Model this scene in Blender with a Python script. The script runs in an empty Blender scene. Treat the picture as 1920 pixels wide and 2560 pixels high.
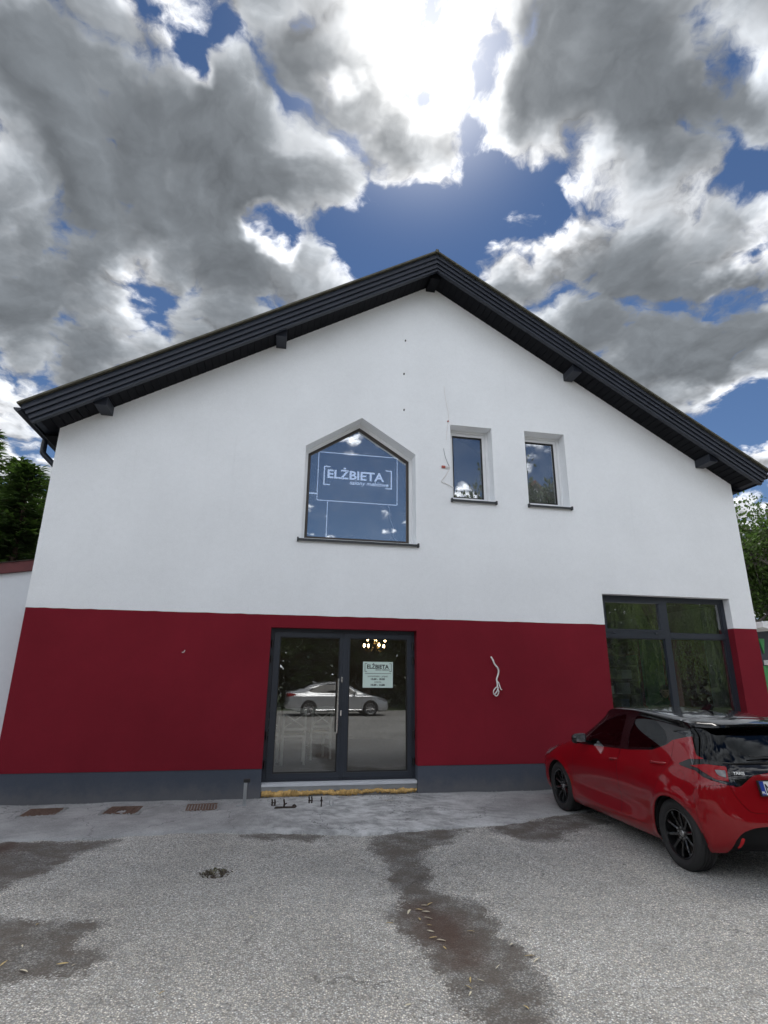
import bpy, bmesh, math, random
import numpy as np
from mathutils import Vector, Matrix
random.seed(7); np.random.seed(7)
SC = bpy.context.scene
COL = SC.collection

# ------------------------------------------------------------------ camera
CAM_H = 1.6; CAM_D = 8.4914
def camera():
    yaw, pitch, roll = (math.radians(a) for a in (10.898, 16.725, 0.568))
    f = Vector((math.sin(yaw)*math.cos(pitch), math.cos(yaw)*math.cos(pitch), math.sin(pitch)))
    r0 = Vector((math.cos(yaw), -math.sin(yaw), 0)); u0 = r0.cross(f)
    r = math.cos(roll)*r0 + math.sin(roll)*u0; u = -math.sin(roll)*r0 + math.cos(roll)*u0
    cd = bpy.data.cameras.new('camera'); o = bpy.data.objects.new('camera', cd); COL.objects.link(o)
    cd.sensor_fit = 'VERTICAL'; cd.sensor_height = 36.0; cd.lens = 1381.8/2560*36.0
    cd.clip_start = 0.05; cd.clip_end = 3000
    m = Matrix((r, u, -f)).transposed().to_4x4(); m.translation = (0, -CAM_D, CAM_H)
    o.matrix_world = m
    SC.camera = o
camera()
vs = SC.view_settings
vs.view_transform = 'Standard'; vs.look = 'None'; vs.gamma = 1.0; vs.use_curve_mapping = False
vs.exposure = 0.10
SC.cycles.max_bounces = 6; SC.cycles.diffuse_bounces = 3; SC.cycles.glossy_bounces = 4; SC.cycles.transparent_max_bounces = 16
SC.cycles.sample_clamp_indirect = 6.0; SC.cycles.use_adaptive_sampling = True; SC.cycles.adaptive_threshold = 0.02

# ------------------------------------------------------------------ node helper
class X:
    """a socket with arithmetic"""
    def __init__(s, nt, k): s.nt = nt; s.k = k
    def _m(s, op, *a, clamp=False):
        n = s.nt.nodes.new('ShaderNodeMath'); n.operation = op; n.use_clamp = clamp
        for i, v in enumerate((s,)+a):
            if isinstance(v, X): s.nt.links.new(v.k, n.inputs[i])
            else: n.inputs[i].default_value = v
        return X(s.nt, n.outputs[0])
    def __add__(s, o): return s._m('ADD', o)
    __radd__ = __add__
    def __sub__(s, o): return s._m('SUBTRACT', o)
    def __rsub__(s, o): return (s*-1.0)+o
    def __mul__(s, o): return s._m('MULTIPLY', o)
    __rmul__ = __mul__
    def __truediv__(s, o): return s._m('DIVIDE', o)
    def pow(s, o): return s._m('POWER', o)
    def max(s, o): return s._m('MAXIMUM', o)
    def min(s, o): return s._m('MINIMUM', o)
    def clamp(s): return s._m('ADD', 0.0, clamp=True)
    def abs(s): return s._m('ABSOLUTE')
    def smooth(s, a, b, t0=0.0, t1=1.0, kind='SMOOTHSTEP'):
        n = s.nt.nodes.new('ShaderNodeMapRange'); n.interpolation_type = kind; n.clamp = True
        s.nt.links.new(s.k, n.inputs[0])
        for i, v in enumerate((a, b, t0, t1)):
            if isinstance(v, X): s.nt.links.new(v.k, n.inputs[i+1])
            else: n.inputs[i+1].default_value = v
        return X(s.nt, n.outputs[0])
def vmath(nt, op, a, b=None, scale=None):
    n = nt.nodes.new('ShaderNodeVectorMath'); n.operation = op
    for i, v in enumerate((a, b)):
        if v is None: continue
        if isinstance(v, X): nt.links.new(v.k, n.inputs[i])
        else: n.inputs[i].default_value = v
    if scale is not None:
        if isinstance(scale, X): nt.links.new(scale.k, n.inputs[3])
        else: n.inputs[3].default_value = scale
    return X(nt, n.outputs['Value'] if op in ('DOT_PRODUCT', 'DISTANCE', 'LENGTH') else n.outputs['Vector'])
def noise(nt, vec, scale=5, detail=2, rough=0.5, dist=0.0, lac=2.0, out='Fac', dim='3D'):
    n = nt.nodes.new('ShaderNodeTexNoise'); n.noise_dimensions = dim; n.inputs['Scale'].default_value = scale; n.inputs['Detail'].default_value = detail
    n.inputs['Roughness'].default_value = rough; n.inputs['Distortion'].default_value = dist; n.inputs['Lacunarity'].default_value = lac
    nt.links.new(vec.k, n.inputs['Vector']); return X(nt, n.outputs[out])
def voronoi(nt, vec, scale=5, feature='F1', out='Distance', rnd=1.0, smooth=None, dim='3D'):
    n = nt.nodes.new('ShaderNodeTexVoronoi'); n.voronoi_dimensions = dim; n.feature = feature; n.inputs['Scale'].default_value = scale
    n.inputs['Randomness'].default_value = rnd
    if smooth is not None and 'Smoothness' in n.inputs: n.inputs['Smoothness'].default_value = smooth
    nt.links.new(vec.k, n.inputs['Vector']); return X(nt, n.outputs[out])
def mixc(nt, f, a, b, mode='MIX'):
    n = nt.nodes.new('ShaderNodeMix'); n.data_type = 'RGBA'; n.blend_type = mode
    if isinstance(f, X): nt.links.new(f.k, n.inputs[0])
    else: n.inputs[0].default_value = f
    for i, v in ((6, a), (7, b)):
        if isinstance(v, X): nt.links.new(v.k, n.inputs[i])
        else: n.inputs[i].default_value = (*v, 1)
    return X(nt, n.outputs[2])
def rgb(nt, r, g, b):
    n = nt.nodes.new('ShaderNodeCombineColor')
    for i, v in enumerate((r, g, b)):
        if isinstance(v, X): nt.links.new(v.k, n.inputs[i])
        else: n.inputs[i].default_value = v
    return X(nt, n.outputs[0])
def sep(nt, v):
    n = nt.nodes.new('ShaderNodeSeparateXYZ'); nt.links.new(v.k, n.inputs[0]); return [X(nt, o) for o in n.outputs]
def comb(nt, x, y, z):
    n = nt.nodes.new('ShaderNodeCombineXYZ')
    for i, v in enumerate((x, y, z)):
        if isinstance(v, X): nt.links.new(v.k, n.inputs[i])
        else: n.inputs[i].default_value = v
    return X(nt, n.outputs[0])

# ------------------------------------------------------------------ sun and sky
SUN = Vector((0.155, 0.530, 0.834)).normalized()
SUN_EL = math.asin(SUN.z); SUN_AZ = math.atan2(SUN.x, SUN.y)
def sun():
    l = bpy.data.lights.new('sun', 'SUN'); o = bpy.data.objects.new('sun', l); COL.objects.link(o)
    l.energy = SUN_E; l.angle = math.radians(34); l.color = (1.0, 0.95, 0.88)
    o.rotation_euler = SUN.to_track_quat('Z', 'Y').to_euler()
SUN_E = 3.0
sun()
# the cloud masses (+) and blue gaps (-) overhead: direction, angular radius, weight
BL=[(-0.236,0.544,0.806,0.028,-1),(-0.205,0.556,0.806,0.024,-0.9),(-0.168,0.586,0.793,0.028,-1),(-0.151,0.605,0.782,0.02,-0.8),(-0.108,0.556,0.824,0.019,-0.9),(0.137,0.732,0.668,0.069,-1.2),(0.206,0.695,0.689,0.078,-1.3),(0.28,0.665,0.693,0.076,-1.3),(0.354,0.639,0.683,0.057,-1.2),(0.399,0.631,0.666,0.04,-1),(0.296,0.622,0.725,0.04,-1),(0.163,0.677,0.718,0.028,-0.6),(0.234,0.59,0.773,0.024,-0.8),(-0.035,0.736,0.676,0.032,-1),(-0.018,0.76,0.65,0.022,-0.8),(0.054,0.637,0.769,0.022,-0.8),(0.035,0.577,0.816,0.021,-0.7),(0.144,0.567,0.811,0.018,-0.6),(-0.221,0.775,0.593,0.037,-0.8),(0.629,0.531,0.568,0.032,-1),(0.608,0.559,0.564,0.027,-0.7),(0.65,0.654,0.387,0.039,-1.1),(0.684,0.621,0.383,0.037,-1),(0.543,0.391,0.743,0.016,-0.45),(0.103,0.759,0.643,0.037,-0.6),(-0.323,0.598,0.733,0.093,0.9),(-0.292,0.678,0.674,0.117,0.9),(-0.12,0.663,0.739,0.096,0.9),(-0.363,0.752,0.55,0.095,0.8),(-0.384,0.803,0.457,0.09,0.5),(0.318,0.472,0.822,0.093,0.8),(0.442,0.442,0.78,0.101,0.7),(0.48,0.485,0.731,0.073,0.6),(0.528,0.65,0.548,0.114,0.55),(0.461,0.63,0.624,0.053,0.45),(0.603,0.635,0.482,0.097,0.55),(0.296,0.712,0.637,0.044,0.6),(0.363,0.702,0.613,0.05,0.6),(0,0.794,0.608,0.068,0.4),(-0.119,0.78,0.614,0.065,0.4),(-0.241,0.842,0.483,0.109,0.5),(0.026,0.696,0.718,0.062,0.6),(0.111,0.641,0.759,0.079,0.75),(-0.021,0.562,0.827,0.075,0.6),(0.107,0.52,0.848,0.073,0.35),(0.075,0.598,0.798,0.062,0.55),(0.2,0.621,0.757,0.049,0.6),(0.296,0.53,0.794,0.065,0.5),(-0.138,0.821,0.553,0.089,0.3),(-0.316,0.859,0.402,0.083,0.3),(0.655,0.588,0.475,0.055,0.3),(0.308,0.576,0.757,0.037,0.4),(0.225,0.561,0.797,0.036,0.35),(0.182,0.532,0.827,0.046,0.5),(-0.031,0.6,0.799,0.048,0.4),(0.516,0.441,0.734,0.047,0.4),(0.566,0.427,0.705,0.036,0.4),(0.634,0.571,0.522,0.054,0.4),(0.08,0.711,0.698,0.028,0.4),(0.166,0.499,0.851,0.038,0.6),(0.572,0.48,0.666,0.066,0.6),(0.523,0.417,0.743,0.046,0.55),(-0.059,0.699,0.712,0.061,0.5),(0.034,0.755,0.655,0.044,0.45),(-0.091,0.763,0.64,0.05,0.35),(0.585,0.52,0.622,0.046,0.3),(0.069,-0.964,0.257,0.065,-1.1),(0.14,-0.956,0.259,0.065,-1.1),(0.219,-0.943,0.25,0.107,-1.2),(0.079,-0.946,0.313,0.058,-1),(0.157,-0.934,0.322,0.058,-0.9),(0.214,-0.922,0.322,0.043,-0.9),(0.129,-0.904,0.408,0.122,-1.1),(0.322,-0.883,0.34,0.049,-0.9),(0.316,-0.86,0.399,0.049,-0.6),(0.444,-0.813,0.376,0.077,-0.8),(0.456,-0.832,0.318,0.046,-0.6),(0.335,-0.89,0.309,0.042,-1),(0.321,-0.893,0.317,0.097,-1.4),(0.313,-0.903,0.293,0.084,-1.4)]
def sky():
    w = bpy.data.worlds.new('World'); SC.world = w; w.use_nodes = True
    nt = w.node_tree; nt.nodes.clear()
    tc = nt.nodes.new('ShaderNodeTexCoord'); d = X(nt, tc.outputs['Generated'])
    d = vmath(nt, 'NORMALIZE', d)
    x, y, z = sep(nt, d)
    zz = z.max(0.0)+0.30
    p = comb(nt, x/zz, y/zz, 0.37)
    # domain warp for billowing edges
    wv = vmath(nt, 'SUBTRACT', noise(nt, p, 4.0, 5, 0.58, out='Color', dim='2D'), (0.5, 0.5, 0.5))
    pw = vmath(nt, 'ADD', p, vmath(nt, 'SCALE', wv, scale=0.13))
    dw = vmath(nt, 'ADD', d, vmath(nt, 'SCALE', wv, scale=0.17))
    big = noise(nt, p, 2.3, 2, 0.5, dim='2D')-0.5             # the masses
    def puffs(q, det):                                        # rounded heads over fractal detail
        v1 = voronoi(nt, q, 8.0, dim='2D'); v2 = voronoi(nt, q, 19.0, dim='2D')
        return (v1*v1*-1.0+0.16)*0.9+(v2*v2*-1.0+0.18)*0.40+(noise(nt, q, 6.5, det, 0.64, dim='2D')-0.5)*1.6
    sx, sy = SUN.x/(SUN.z+0.3), SUN.y/(SUN.z+0.3)
    to = vmath(nt, 'NORMALIZE', vmath(nt, 'SUBTRACT', (sx, sy, 0.37), pw))
    mid = puffs(pw, 8)
    mid2 = puffs(vmath(nt, 'ADD', pw, vmath(nt, 'SCALE', to, scale=0.030)), 4)
    blob = None
    for bx, by, bz, r, a in BL:
        t = vmath(nt, 'DISTANCE', dw, (bx, by, bz)).smooth(0.0, r*1.7, a, 0.0)
        blob = t if blob is None else blob+t
    blob = blob.max(-1.1).min(1.0)
    c = vmath(nt, 'DOT_PRODUCT', d, tuple(SUN))
    rel = mid-mid2
    T0 = big*1.0+mid*1.5+blob*0.66+SKY['bias']
    cover = T0.smooth(-0.16, 0.44)
    thick = (big*1.0+mid*0.55+blob*0.72+SKY['bias']-0.14).smooth(0.0, 0.85)
    glow = c.max(0.0).pow(45.0)*0.34+c.max(0.0).pow(260.0)*1.3+c.max(0.0).pow(1500.0)*10.0
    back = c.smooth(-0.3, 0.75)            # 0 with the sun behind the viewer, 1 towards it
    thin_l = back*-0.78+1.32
    thick_l = back*-1.115+1.25  # clouds out of view, away from the sun, raised to light the facade
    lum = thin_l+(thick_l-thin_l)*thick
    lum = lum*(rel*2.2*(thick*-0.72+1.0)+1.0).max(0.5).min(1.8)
    hz = z.smooth(0.0, 0.35, 0.25, 0.0)
    lum = lum+hz*0.3
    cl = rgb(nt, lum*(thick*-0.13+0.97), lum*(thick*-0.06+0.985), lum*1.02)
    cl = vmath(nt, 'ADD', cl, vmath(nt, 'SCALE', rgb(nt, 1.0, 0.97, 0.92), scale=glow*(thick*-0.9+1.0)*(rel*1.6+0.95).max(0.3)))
    ns = nt.nodes.new('ShaderNodeTexSky'); ns.sky_type = 'NISHITA'; ns.sun_disc = False
    ns.sun_elevation = SUN_EL; ns.sun_rotation = SUN_AZ; ns.air_density = 1.0; ns.dust_density = 0.0; ns.ozone_density = 2.0
    blue = vmath(nt, 'SCALE', X(nt, ns.outputs[0]), scale=SKY['blue'])
    blue = vmath(nt, 'MULTIPLY', blue, (0.80, 0.90, 1.05))
    veil = c.max(0.0).pow(120.0)*0.55
    blue = vmath(nt, 'ADD', blue, vmath(nt, 'SCALE', rgb(nt, 1.0, 0.98, 0.95), scale=veil))
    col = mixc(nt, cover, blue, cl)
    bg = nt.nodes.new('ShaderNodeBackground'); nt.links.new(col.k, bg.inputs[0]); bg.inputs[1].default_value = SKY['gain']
    out = nt.nodes.new('ShaderNodeOutputWorld'); nt.links.new(bg.outputs[0], out.inputs[0])
    w.cycles.sampling_method = 'NONE'
SKY = dict(bias=0.40, blue=0.040, gain=1.54)
sky()

# ------------------------------------------------------------------ object helpers
def tag(o, label=None, cat=None, group=None, kind=None):
    for k, v in (('label', label), ('category', cat), ('group', group), ('kind', kind)):
        if v: o[k] = v
    return o
def link(o, parent=None):
    COL.objects.link(o)
    if parent is not None: o.parent = parent
    return o
def empty(name, loc=(0, 0, 0), rz=0.0):
    o = bpy.data.objects.new(name, None); o.empty_display_size = 0.2
    o.location = loc; o.rotation_euler = (0, 0, rz); return link(o)
class MB:
    """collects boxes, tubes, prisms ... and builds them as ONE mesh object"""
    def __init__(s): s.v = []; s.f = []; s.m = []
    def add(s, v, f, mi=0):
        o = len(s.v); s.v += [tuple(p) for p in v]; s.f += [tuple(i+o for i in q) for q in f]; s.m += [mi]*len(f); return s
    def box(s, x0, x1, y0, y1, z0, z1, mi=0):
        v = [(x, y, z) for z in (z0, z1) for y in (y0, y1) for x in (x0, x1)]
        return s.add(v, [(0, 2, 3, 1), (4, 5, 7, 6), (0, 1, 5, 4), (2, 6, 7, 3), (0, 4, 6, 2), (1, 3, 7, 5)], mi)
    def bar(s, a, b, w, h, up=(0, 0, 1), mi=0):
        a, b = Vector(a), Vector(b); d = (b-a).normalized(); u = Vector(up); r = d.cross(u)
        if r.length < 1e-4: r = d.cross(Vector((0, 1, 0)))
        r.normalize(); u = r.cross(d)
        v = [p+r*(i*w/2)+u*(j*h/2) for p in (a, b) for j in (-1, 1) for i in (-1, 1)]
        return s.add(v, [(0, 2, 3, 1), (4, 5, 7, 6), (0, 1, 5, 4), (2, 6, 7, 3), (0, 4, 6, 2), (1, 3, 7, 5)], mi)
    def prism(s, poly, fn, t0, t1, mi=0):
        """poly: 2-D loop, fn(p, t) -> 3-D"""
        n = len(poly); v = [fn(p, t0) for p in poly]+[fn(p, t1) for p in poly]
        f = [tuple(range(n))[::-1], tuple(range(n, 2*n))]+[(i, (i+1) % n, n+(i+1) % n, n+i) for i in range(n)]
        return s.add(v, f, mi)
    def ring(s, outer, inner, fn, t0, t1, mi=0):
        n = len(outer); v = [fn(p, t) for t in (t0, t1) for L in (outer, inner) for p in L]
        f = []
        for i in range(n):
            j = (i+1) % n
            f += [(i, j, n+j, n+i), (2*n+i, 3*n+i, 3*n+j, 2*n+j), (i, 2*n+i, 2*n+j, j), (n+i, n+j, 3*n+j, 3*n+i)]
        return s.add(v, f, mi)
    def tube(s, pts, r, n=8, mi=0, cap=True):
        pts = [Vector(p) for p in pts]; m = len(pts); rr = r if isinstance(r, (list, tuple)) else [r]*m
        v = []; prev = None
        for i, p in enumerate(pts):
            d = (pts[min(i+1, m-1)]-pts[max(i-1, 0)]).normalized()
            if prev is None:
                a = d.cross(Vector((0, 0, 1)))
                if a.length < 1e-3: a = d.cross(Vector((1, 0, 0)))
            else: a = prev-d*prev.dot(d)
            a.normalize(); prev = a; b = d.cross(a)
            v += [p+(a*math.cos(2*math.pi*k/n)+b*math.sin(2*math.pi*k/n))*rr[i] for k in range(n)]
        f = [(i*n+k, i*n+(k+1) % n, (i+1)*n+(k+1) % n, (i+1)*n+k) for i in range(m-1) for k in range(n)]
        if cap: f += [tuple(range(n))[::-1], tuple(range((m-1)*n, m*n))]
        return s.add(v, f, mi)
    def lathe(s, prof, n=24, fn=None, mi=0, cap=True):
        """prof: list of (r, h); axis z unless fn maps (x, y, z)"""
        v = [(r*math.cos(2*math.pi*k/n), r*math.sin(2*math.pi*k/n), h) for r, h in prof for k in range(n)]
        if fn: v = [fn(p) for p in v]
        f = [(i*n+k, i*n+(k+1) % n, (i+1)*n+(k+1) % n, (i+1)*n+k) for i in range(len(prof)-1) for k in range(n)]
        if cap: f += [tuple(range(n))[::-1], tuple(range((len(prof)-1)*n, len(prof)*n))]
        return s.add(v, f, mi)
    def mesh(s, name, mats, smooth=None):
        me = bpy.data.meshes.new(name); me.from_pydata(s.v, [], s.f)
        for m in (mats if isinstance(mats, (list, tuple)) else [mats]): me.materials.append(m)
        if any(s.m): me.polygons.foreach_set('material_index', s.m)
        bm = bmesh.new(); bm.from_mesh(me); bmesh.ops.recalc_face_normals(bm, faces=bm.faces); bm.to_mesh(me); bm.free()
        if smooth is not None:
            me.polygons.foreach_set('use_smooth', [True]*len(me.polygons))
            if smooth < 180: me.set_sharp_from_angle(angle=math.radians(smooth))
        me.update(); return me
    def build(s, name, mats, parent=None, smooth=None, bevel=0):
        o = bpy.data.objects.new(name, s.mesh(name, mats, smooth)); link(o, parent)
        if bevel:
            b = o.modifiers.new('bevel', 'BEVEL'); b.width = bevel; b.segments = 2; b.limit_method = 'ANGLE'
        return o
def inset(poly, t):
    """offset a convex counter-clockwise 2-D loop inwards"""
    n = len(poly); out = []
    for i in range(n):
        a, b, c = Vector(poly[i-1]), Vector(poly[i]), Vector(poly[(i+1) % n])
        d1, d2 = (b-a).normalized(), (c-b).normalized()
        n1, n2 = Vector((-d1.y, d1.x)), Vector((-d2.y, d2.x))
        k = (n1+n2); k = k/k.dot(n1)
        out.append(tuple(b+k*t))
    return out
def inset2(poly, ts):
    """the same with one offset per edge (edge i goes from poly[i] to poly[i+1])"""
    n = len(poly); out = []
    for i in range(n):
        a, b, c = Vector(poly[i-1]), Vector(poly[i]), Vector(poly[(i+1) % n])
        d1, d2 = (b-a).normalized(), (c-b).normalized()
        n1, n2 = Vector((-d1.y, d1.x)), Vector((-d2.y, d2.x))
        p1, p2 = b+n1*ts[i-1], b+n2*ts[i]
        den = d1.x*d2.y-d1.y*d2.x
        if abs(den) < 1e-6: out.append(tuple(p1)); continue
        w = p2-p1; q = (w.x*d2.y-w.y*d2.x)/den; out.append(tuple(p1+d1*q))
    return out
FAC = lambda p, t: (p[0], t, p[1])          # a facade-plane loop at depth y = t
def fill(loops, y):
    """triangulated facade sheet: outer loop and holes, all in the plane y"""
    bm = bmesh.new(); E = []
    for L in loops:
        vs_ = [bm.verts.new((p[0], y, p[1])) for p in L]
        E += [bm.edges.new((vs_[i], vs_[(i+1) % len(L)])) for i in range(len(L))]
    bmesh.ops.triangle_fill(bm, use_beauty=True, use_dissolve=False, edges=E)
    bm.verts.ensure_lookup_table(); bm.verts.index_update()
    v = [tuple(q.co) for q in bm.verts]; f = []
    for fc in bm.faces:
        ids = [q.index for q in fc.verts]
        f.append(tuple(ids) if fc.normal.y < 0 else tuple(ids[::-1]))
    bm.free(); return v, f
def spline(pts, n=6):
    P_ = [Vector(p) for p in pts]; out = []
    for i in range(len(P_)-1):
        a, b, c, d = P_[max(i-1, 0)], P_[i], P_[i+1], P_[min(i+2, len(P_)-1)]
        for k in range(n):
            t = k/n
            out.append(0.5*((2*b)+(c-a)*t+(2*a-5*b+4*c-d)*t*t+(3*b-a-3*c+d)*t**3))
    out.append(P_[-1]); return out
def text(name, s, size, mat, parent, loc, width=None, rot=(math.radians(90), 0, 0), bold=0.0, shear=0.0, depth=0.002, align='LEFT'):
    cu = bpy.data.curves.new(name, 'FONT'); cu.body = s; cu.size = size; cu.offset = bold; cu.shear = shear
    cu.extrude = depth; cu.align_x = align; cu.resolution_u = 3
    o = bpy.data.objects.new(name, cu); COL.objects.link(o)
    dg = bpy.context.evaluated_depsgraph_get(); me = bpy.data.meshes.new_from_object(o.evaluated_get(dg))
    bpy.data.objects.remove(o); bpy.data.curves.remove(cu)
    co = np.empty(len(me.vertices)*3); me.vertices.foreach_get('co', co); co = co.reshape(-1, 3)
    if width:
        k = width/(co[:, 0].max()-co[:, 0].min()); co[:, 0] *= k
        if align == 'LEFT': co[:, 0] -= co[:, 0].min()
        me.vertices.foreach_set('co', co.ravel())
    me.materials.clear(); me.materials.append(mat); me.name = name
    q = bpy.data.objects.new(name, me); q.location = loc; q.rotation_euler = rot; return link(q, parent)
def copy_tree(o, parent=None):
    c = o.copy(); COL.objects.link(c); c.parent = parent
    for ch in list(o.children): copy_tree(ch, c)
    return c

# ------------------------------------------------------------------ materials
def material(name):
    m = bpy.data.materials.new(name); m.use_nodes = True; nt = m.node_tree
    return m, nt, nt.nodes['Principled BSDF']
def setc(nt, b, key, v):
    if isinstance(v, X): nt.links.new(v.k, b.inputs[key])
    elif isinstance(v, tuple): b.inputs[key].default_value = (*v, 1)
    else: b.inputs[key].default_value = v
def bump(nt, b, h, strength=0.3, dist=0.01):
    n = nt.nodes.new('ShaderNodeBump'); n.inputs['Strength'].default_value = strength; n.inputs['Distance'].default_value = dist
    nt.links.new(h.k, n.inputs['Height']); nt.links.new(n.outputs[0], b.inputs['Normal'])
def ocoord(nt):
    tc = nt.nodes.new('ShaderNodeTexCoord'); return X(nt, tc.outputs['Object'])
def wcoord(nt):
    g = nt.nodes.new('ShaderNodeNewGeometry'); return X(nt, g.outputs['Position'])
M = {}
def simple(name, c, rough=0.6, metal=0.0, var=0.12, scale=6.0, bmp=0.0, bscale=60.0, coat=0.0, spec=0.5, ov=None):
    m, nt, b = material(name); co = wcoord(nt)
    if var:
        n = noise(nt, co, scale, 5, 0.6)
        k = n.smooth(0.25, 0.75, 1.0-var, 1.0+var, 'LINEAR')
        cc = vmath(nt, 'SCALE', c, scale=k)
        setc(nt, b, 'Base Color', cc)
    else: setc(nt, b, 'Base Color', c)
    b.inputs['Roughness'].default_value = rough; b.inputs['Metallic'].default_value = metal
    b.inputs['Specular IOR Level'].default_value = spec
    if coat: b.inputs['Coat Weight'].default_value = coat; b.inputs['Coat Roughness'].default_value = 0.03
    if bmp: bump(nt, b, noise(nt, co, bscale, 3, 0.6), bmp, 0.01)
    M[name] = m; return m
def plaster(name, c, grain=230.0, var=0.03):
    m, nt, b = material(name); co = wcoord(nt)
    n1 = noise(nt, co, 0.7, 4, 0.6); n2 = noise(nt, co, 14.0, 3, 0.6); g = voronoi(nt, co, grain)
    k = n1.smooth(0.3, 0.7, 1.0-var, 1.0+var*0.6, 'LINEAR')*n2.smooth(0.3, 0.7, 0.985, 1.015, 'LINEAR')*g.smooth(0.0, 0.7, 0.90, 1.08, 'LINEAR')
    x, y, z = sep(nt, co)
    # faint rain streaks and splash dirt low on the wall
    st = noise(nt, comb(nt, x*7.0, y*7.0, z*0.35), 1.0, 4, 0.65).smooth(0.58, 0.80)
    k = k*(st*-0.045+1.0)
    # dirt splashed up from the ground, drips below the sills
    sp = (z+(noise(nt, co, 5.0, 5, 0.7)-0.5)*0.35).smooth(0.0, 0.30, 1.0, 0.0)
    dr = noise(nt, comb(nt, x*22.0, y*22.0, z*0.6), 1.0, 3, 0.6).smooth(0.60, 0.85)*z.smooth(2.6, 3.7)*z.smooth(3.70, 3.80, 1.0, 0.0)
    k = k*(dr*-0.07+1.0)
    setc(nt, b, 'Base Color', mixc(nt, sp*0.30, vmath(nt, 'SCALE', c, scale=k), (0.24, 0.22, 0.20))); b.inputs['Roughness'].default_value = 0.93; b.inputs['Specular IOR Level'].default_value = 0.2
    bump(nt, b, g*0.6+noise(nt, co, 90.0, 2, 0.6)*0.6+noise(nt, co, 2.2, 2, 0.5)*1.8, 0.35, 0.004)
    M[name] = m
def glass(name, refl=0.16, tint=(0.80, 0.86, 0.84), rough=0.0, wav=0.0, haze=0.0, fres=1.4):
    m, nt, b = material(name); nt.nodes.remove(b)
    tr = nt.nodes.new('ShaderNodeBsdfTransparent'); tr.inputs[0].default_value = (*tint, 1)
    gl = nt.nodes.new('ShaderNodeBsdfGlossy'); gl.inputs['Roughness'].default_value = rough; gl.inputs[0].default_value = (0.95, 0.98, 1, 1)
    if wav:
        bn = nt.nodes.new('ShaderNodeBump'); bn.inputs['Strength'].default_value = wav; bn.inputs['Distance'].default_value = 0.02
        h = noise(nt, wcoord(nt), 1.3, 2, 0.5); nt.links.new(h.k, bn.inputs['Height']); nt.links.new(bn.outputs[0], gl.inputs['Normal'])
    lw = nt.nodes.new('ShaderNodeFresnel'); lw.inputs[0].default_value = 1.5
    f = (X(nt, lw.outputs[0])*fres+refl).clamp()
    mx = nt.nodes.new('ShaderNodeMixShader'); nt.links.new(f.k, mx.inputs[0]); nt.links.new(tr.outputs[0], mx.inputs[1]); nt.links.new(gl.outputs[0], mx.inputs[2])
    last = mx
    if haze:                                       # pale haze mixed into the pane, standing in for light behind it
        df = nt.nodes.new('ShaderNodeBsdfDiffuse'); df.inputs[0].default_value = (0.75, 0.78, 0.82, 1)
        sm = noise(nt, wcoord(nt), 2.5, 5, 0.65).smooth(0.3, 0.75, haze*0.6, haze*1.5)
        last = nt.nodes.new('ShaderNodeMixShader'); nt.links.new(sm.k, last.inputs[0]); nt.links.new(mx.outputs[0], last.inputs[1]); nt.links.new(df.outputs[0], last.inputs[2])
    nt.links.new(last.outputs[0], nt.nodes['Material Output'].inputs[0]); M[name] = m
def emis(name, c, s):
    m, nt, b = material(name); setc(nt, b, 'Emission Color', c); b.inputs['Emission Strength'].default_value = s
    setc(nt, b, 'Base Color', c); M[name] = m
plaster('white_plaster', (0.845, 0.866, 0.888), var=0.05)
plaster('reveal_plaster', (0.80, 0.815, 0.83))
plaster('red_plaster', (0.195, 0.0125, 0.0235), var=0.15)
plaster('plinth_plaster', (0.072, 0.083, 0.108), 160.0, var=0.10)
plaster('wing_plaster', (0.70, 0.73, 0.77))
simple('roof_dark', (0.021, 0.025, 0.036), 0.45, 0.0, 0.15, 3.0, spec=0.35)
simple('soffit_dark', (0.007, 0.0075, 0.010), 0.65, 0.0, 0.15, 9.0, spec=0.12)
simple('roof_edge', (0.09, 0.085, 0.06), 0.8, 0.0, 0.4, 8.0)
simple('anthracite', (0.024, 0.030, 0.042), 0.38, 0.0, 0.06, 5.0)
simple('gasket', (0.012, 0.011, 0.010), 0.6)
simple('gasket_brown', (0.045, 0.036, 0.030), 0.5)
simple('white_pvc', (0.80, 0.81, 0.82), 0.3, 0.0, 0.02)
simple('sill_dark', (0.028, 0.032, 0.036), 0.45)
simple('steel', (0.62, 0.62, 0.62), 0.22, 1.0, 0.05)
simple('zinc', (0.45, 0.47, 0.49), 0.45, 1.0, 0.12)
simple('threshold_alu', (0.58, 0.60, 0.64), 0.5, 0.0, 0.06)
simple('black_plastic', (0.012, 0.012, 0.013), 0.45)
simple('rubber_black', (0.02, 0.02, 0.021), 0.75)
simple('rust', (0.17, 0.110, 0.085), 0.85, 0.3, 0.5, 30.0, 0.6, 90.0)
simple('rust_dark', (0.045, 0.033, 0.028), 0.8, 0.3, 0.4, 40.0, 0.6, 90.0)
simple('foam', (0.62, 0.40, 0.15), 0.85, 0.0, 0.45, 22.0, 0.9, 60.0)
simple('cement', (0.30, 0.30, 0.30), 0.9, 0.0, 0.25, 14.0, 0.7, 70.0)
simple('cable_white', (0.78, 0.76, 0.75), 0.45, 0.0, 0.05)
simple('cable_grey', (0.42, 0.43, 0.45), 0.5, 0.0, 0.05)
simple('red_plastic', (0.42, 0.10, 0.075), 0.5)
simple('maroon_coping', (0.115, 0.022, 0.024), 0.6, 0.0, 0.25, 12.0)
simple('paper_mint', (0.62, 0.76, 0.70), 0.6, 0.0, 0.02)
simple('ink', (0.012, 0.014, 0.016), 0.7, 0.0, 0.0)
simple('ink_grey', (0.10, 0.12, 0.12), 0.7, 0.0, 0.0)
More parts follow.
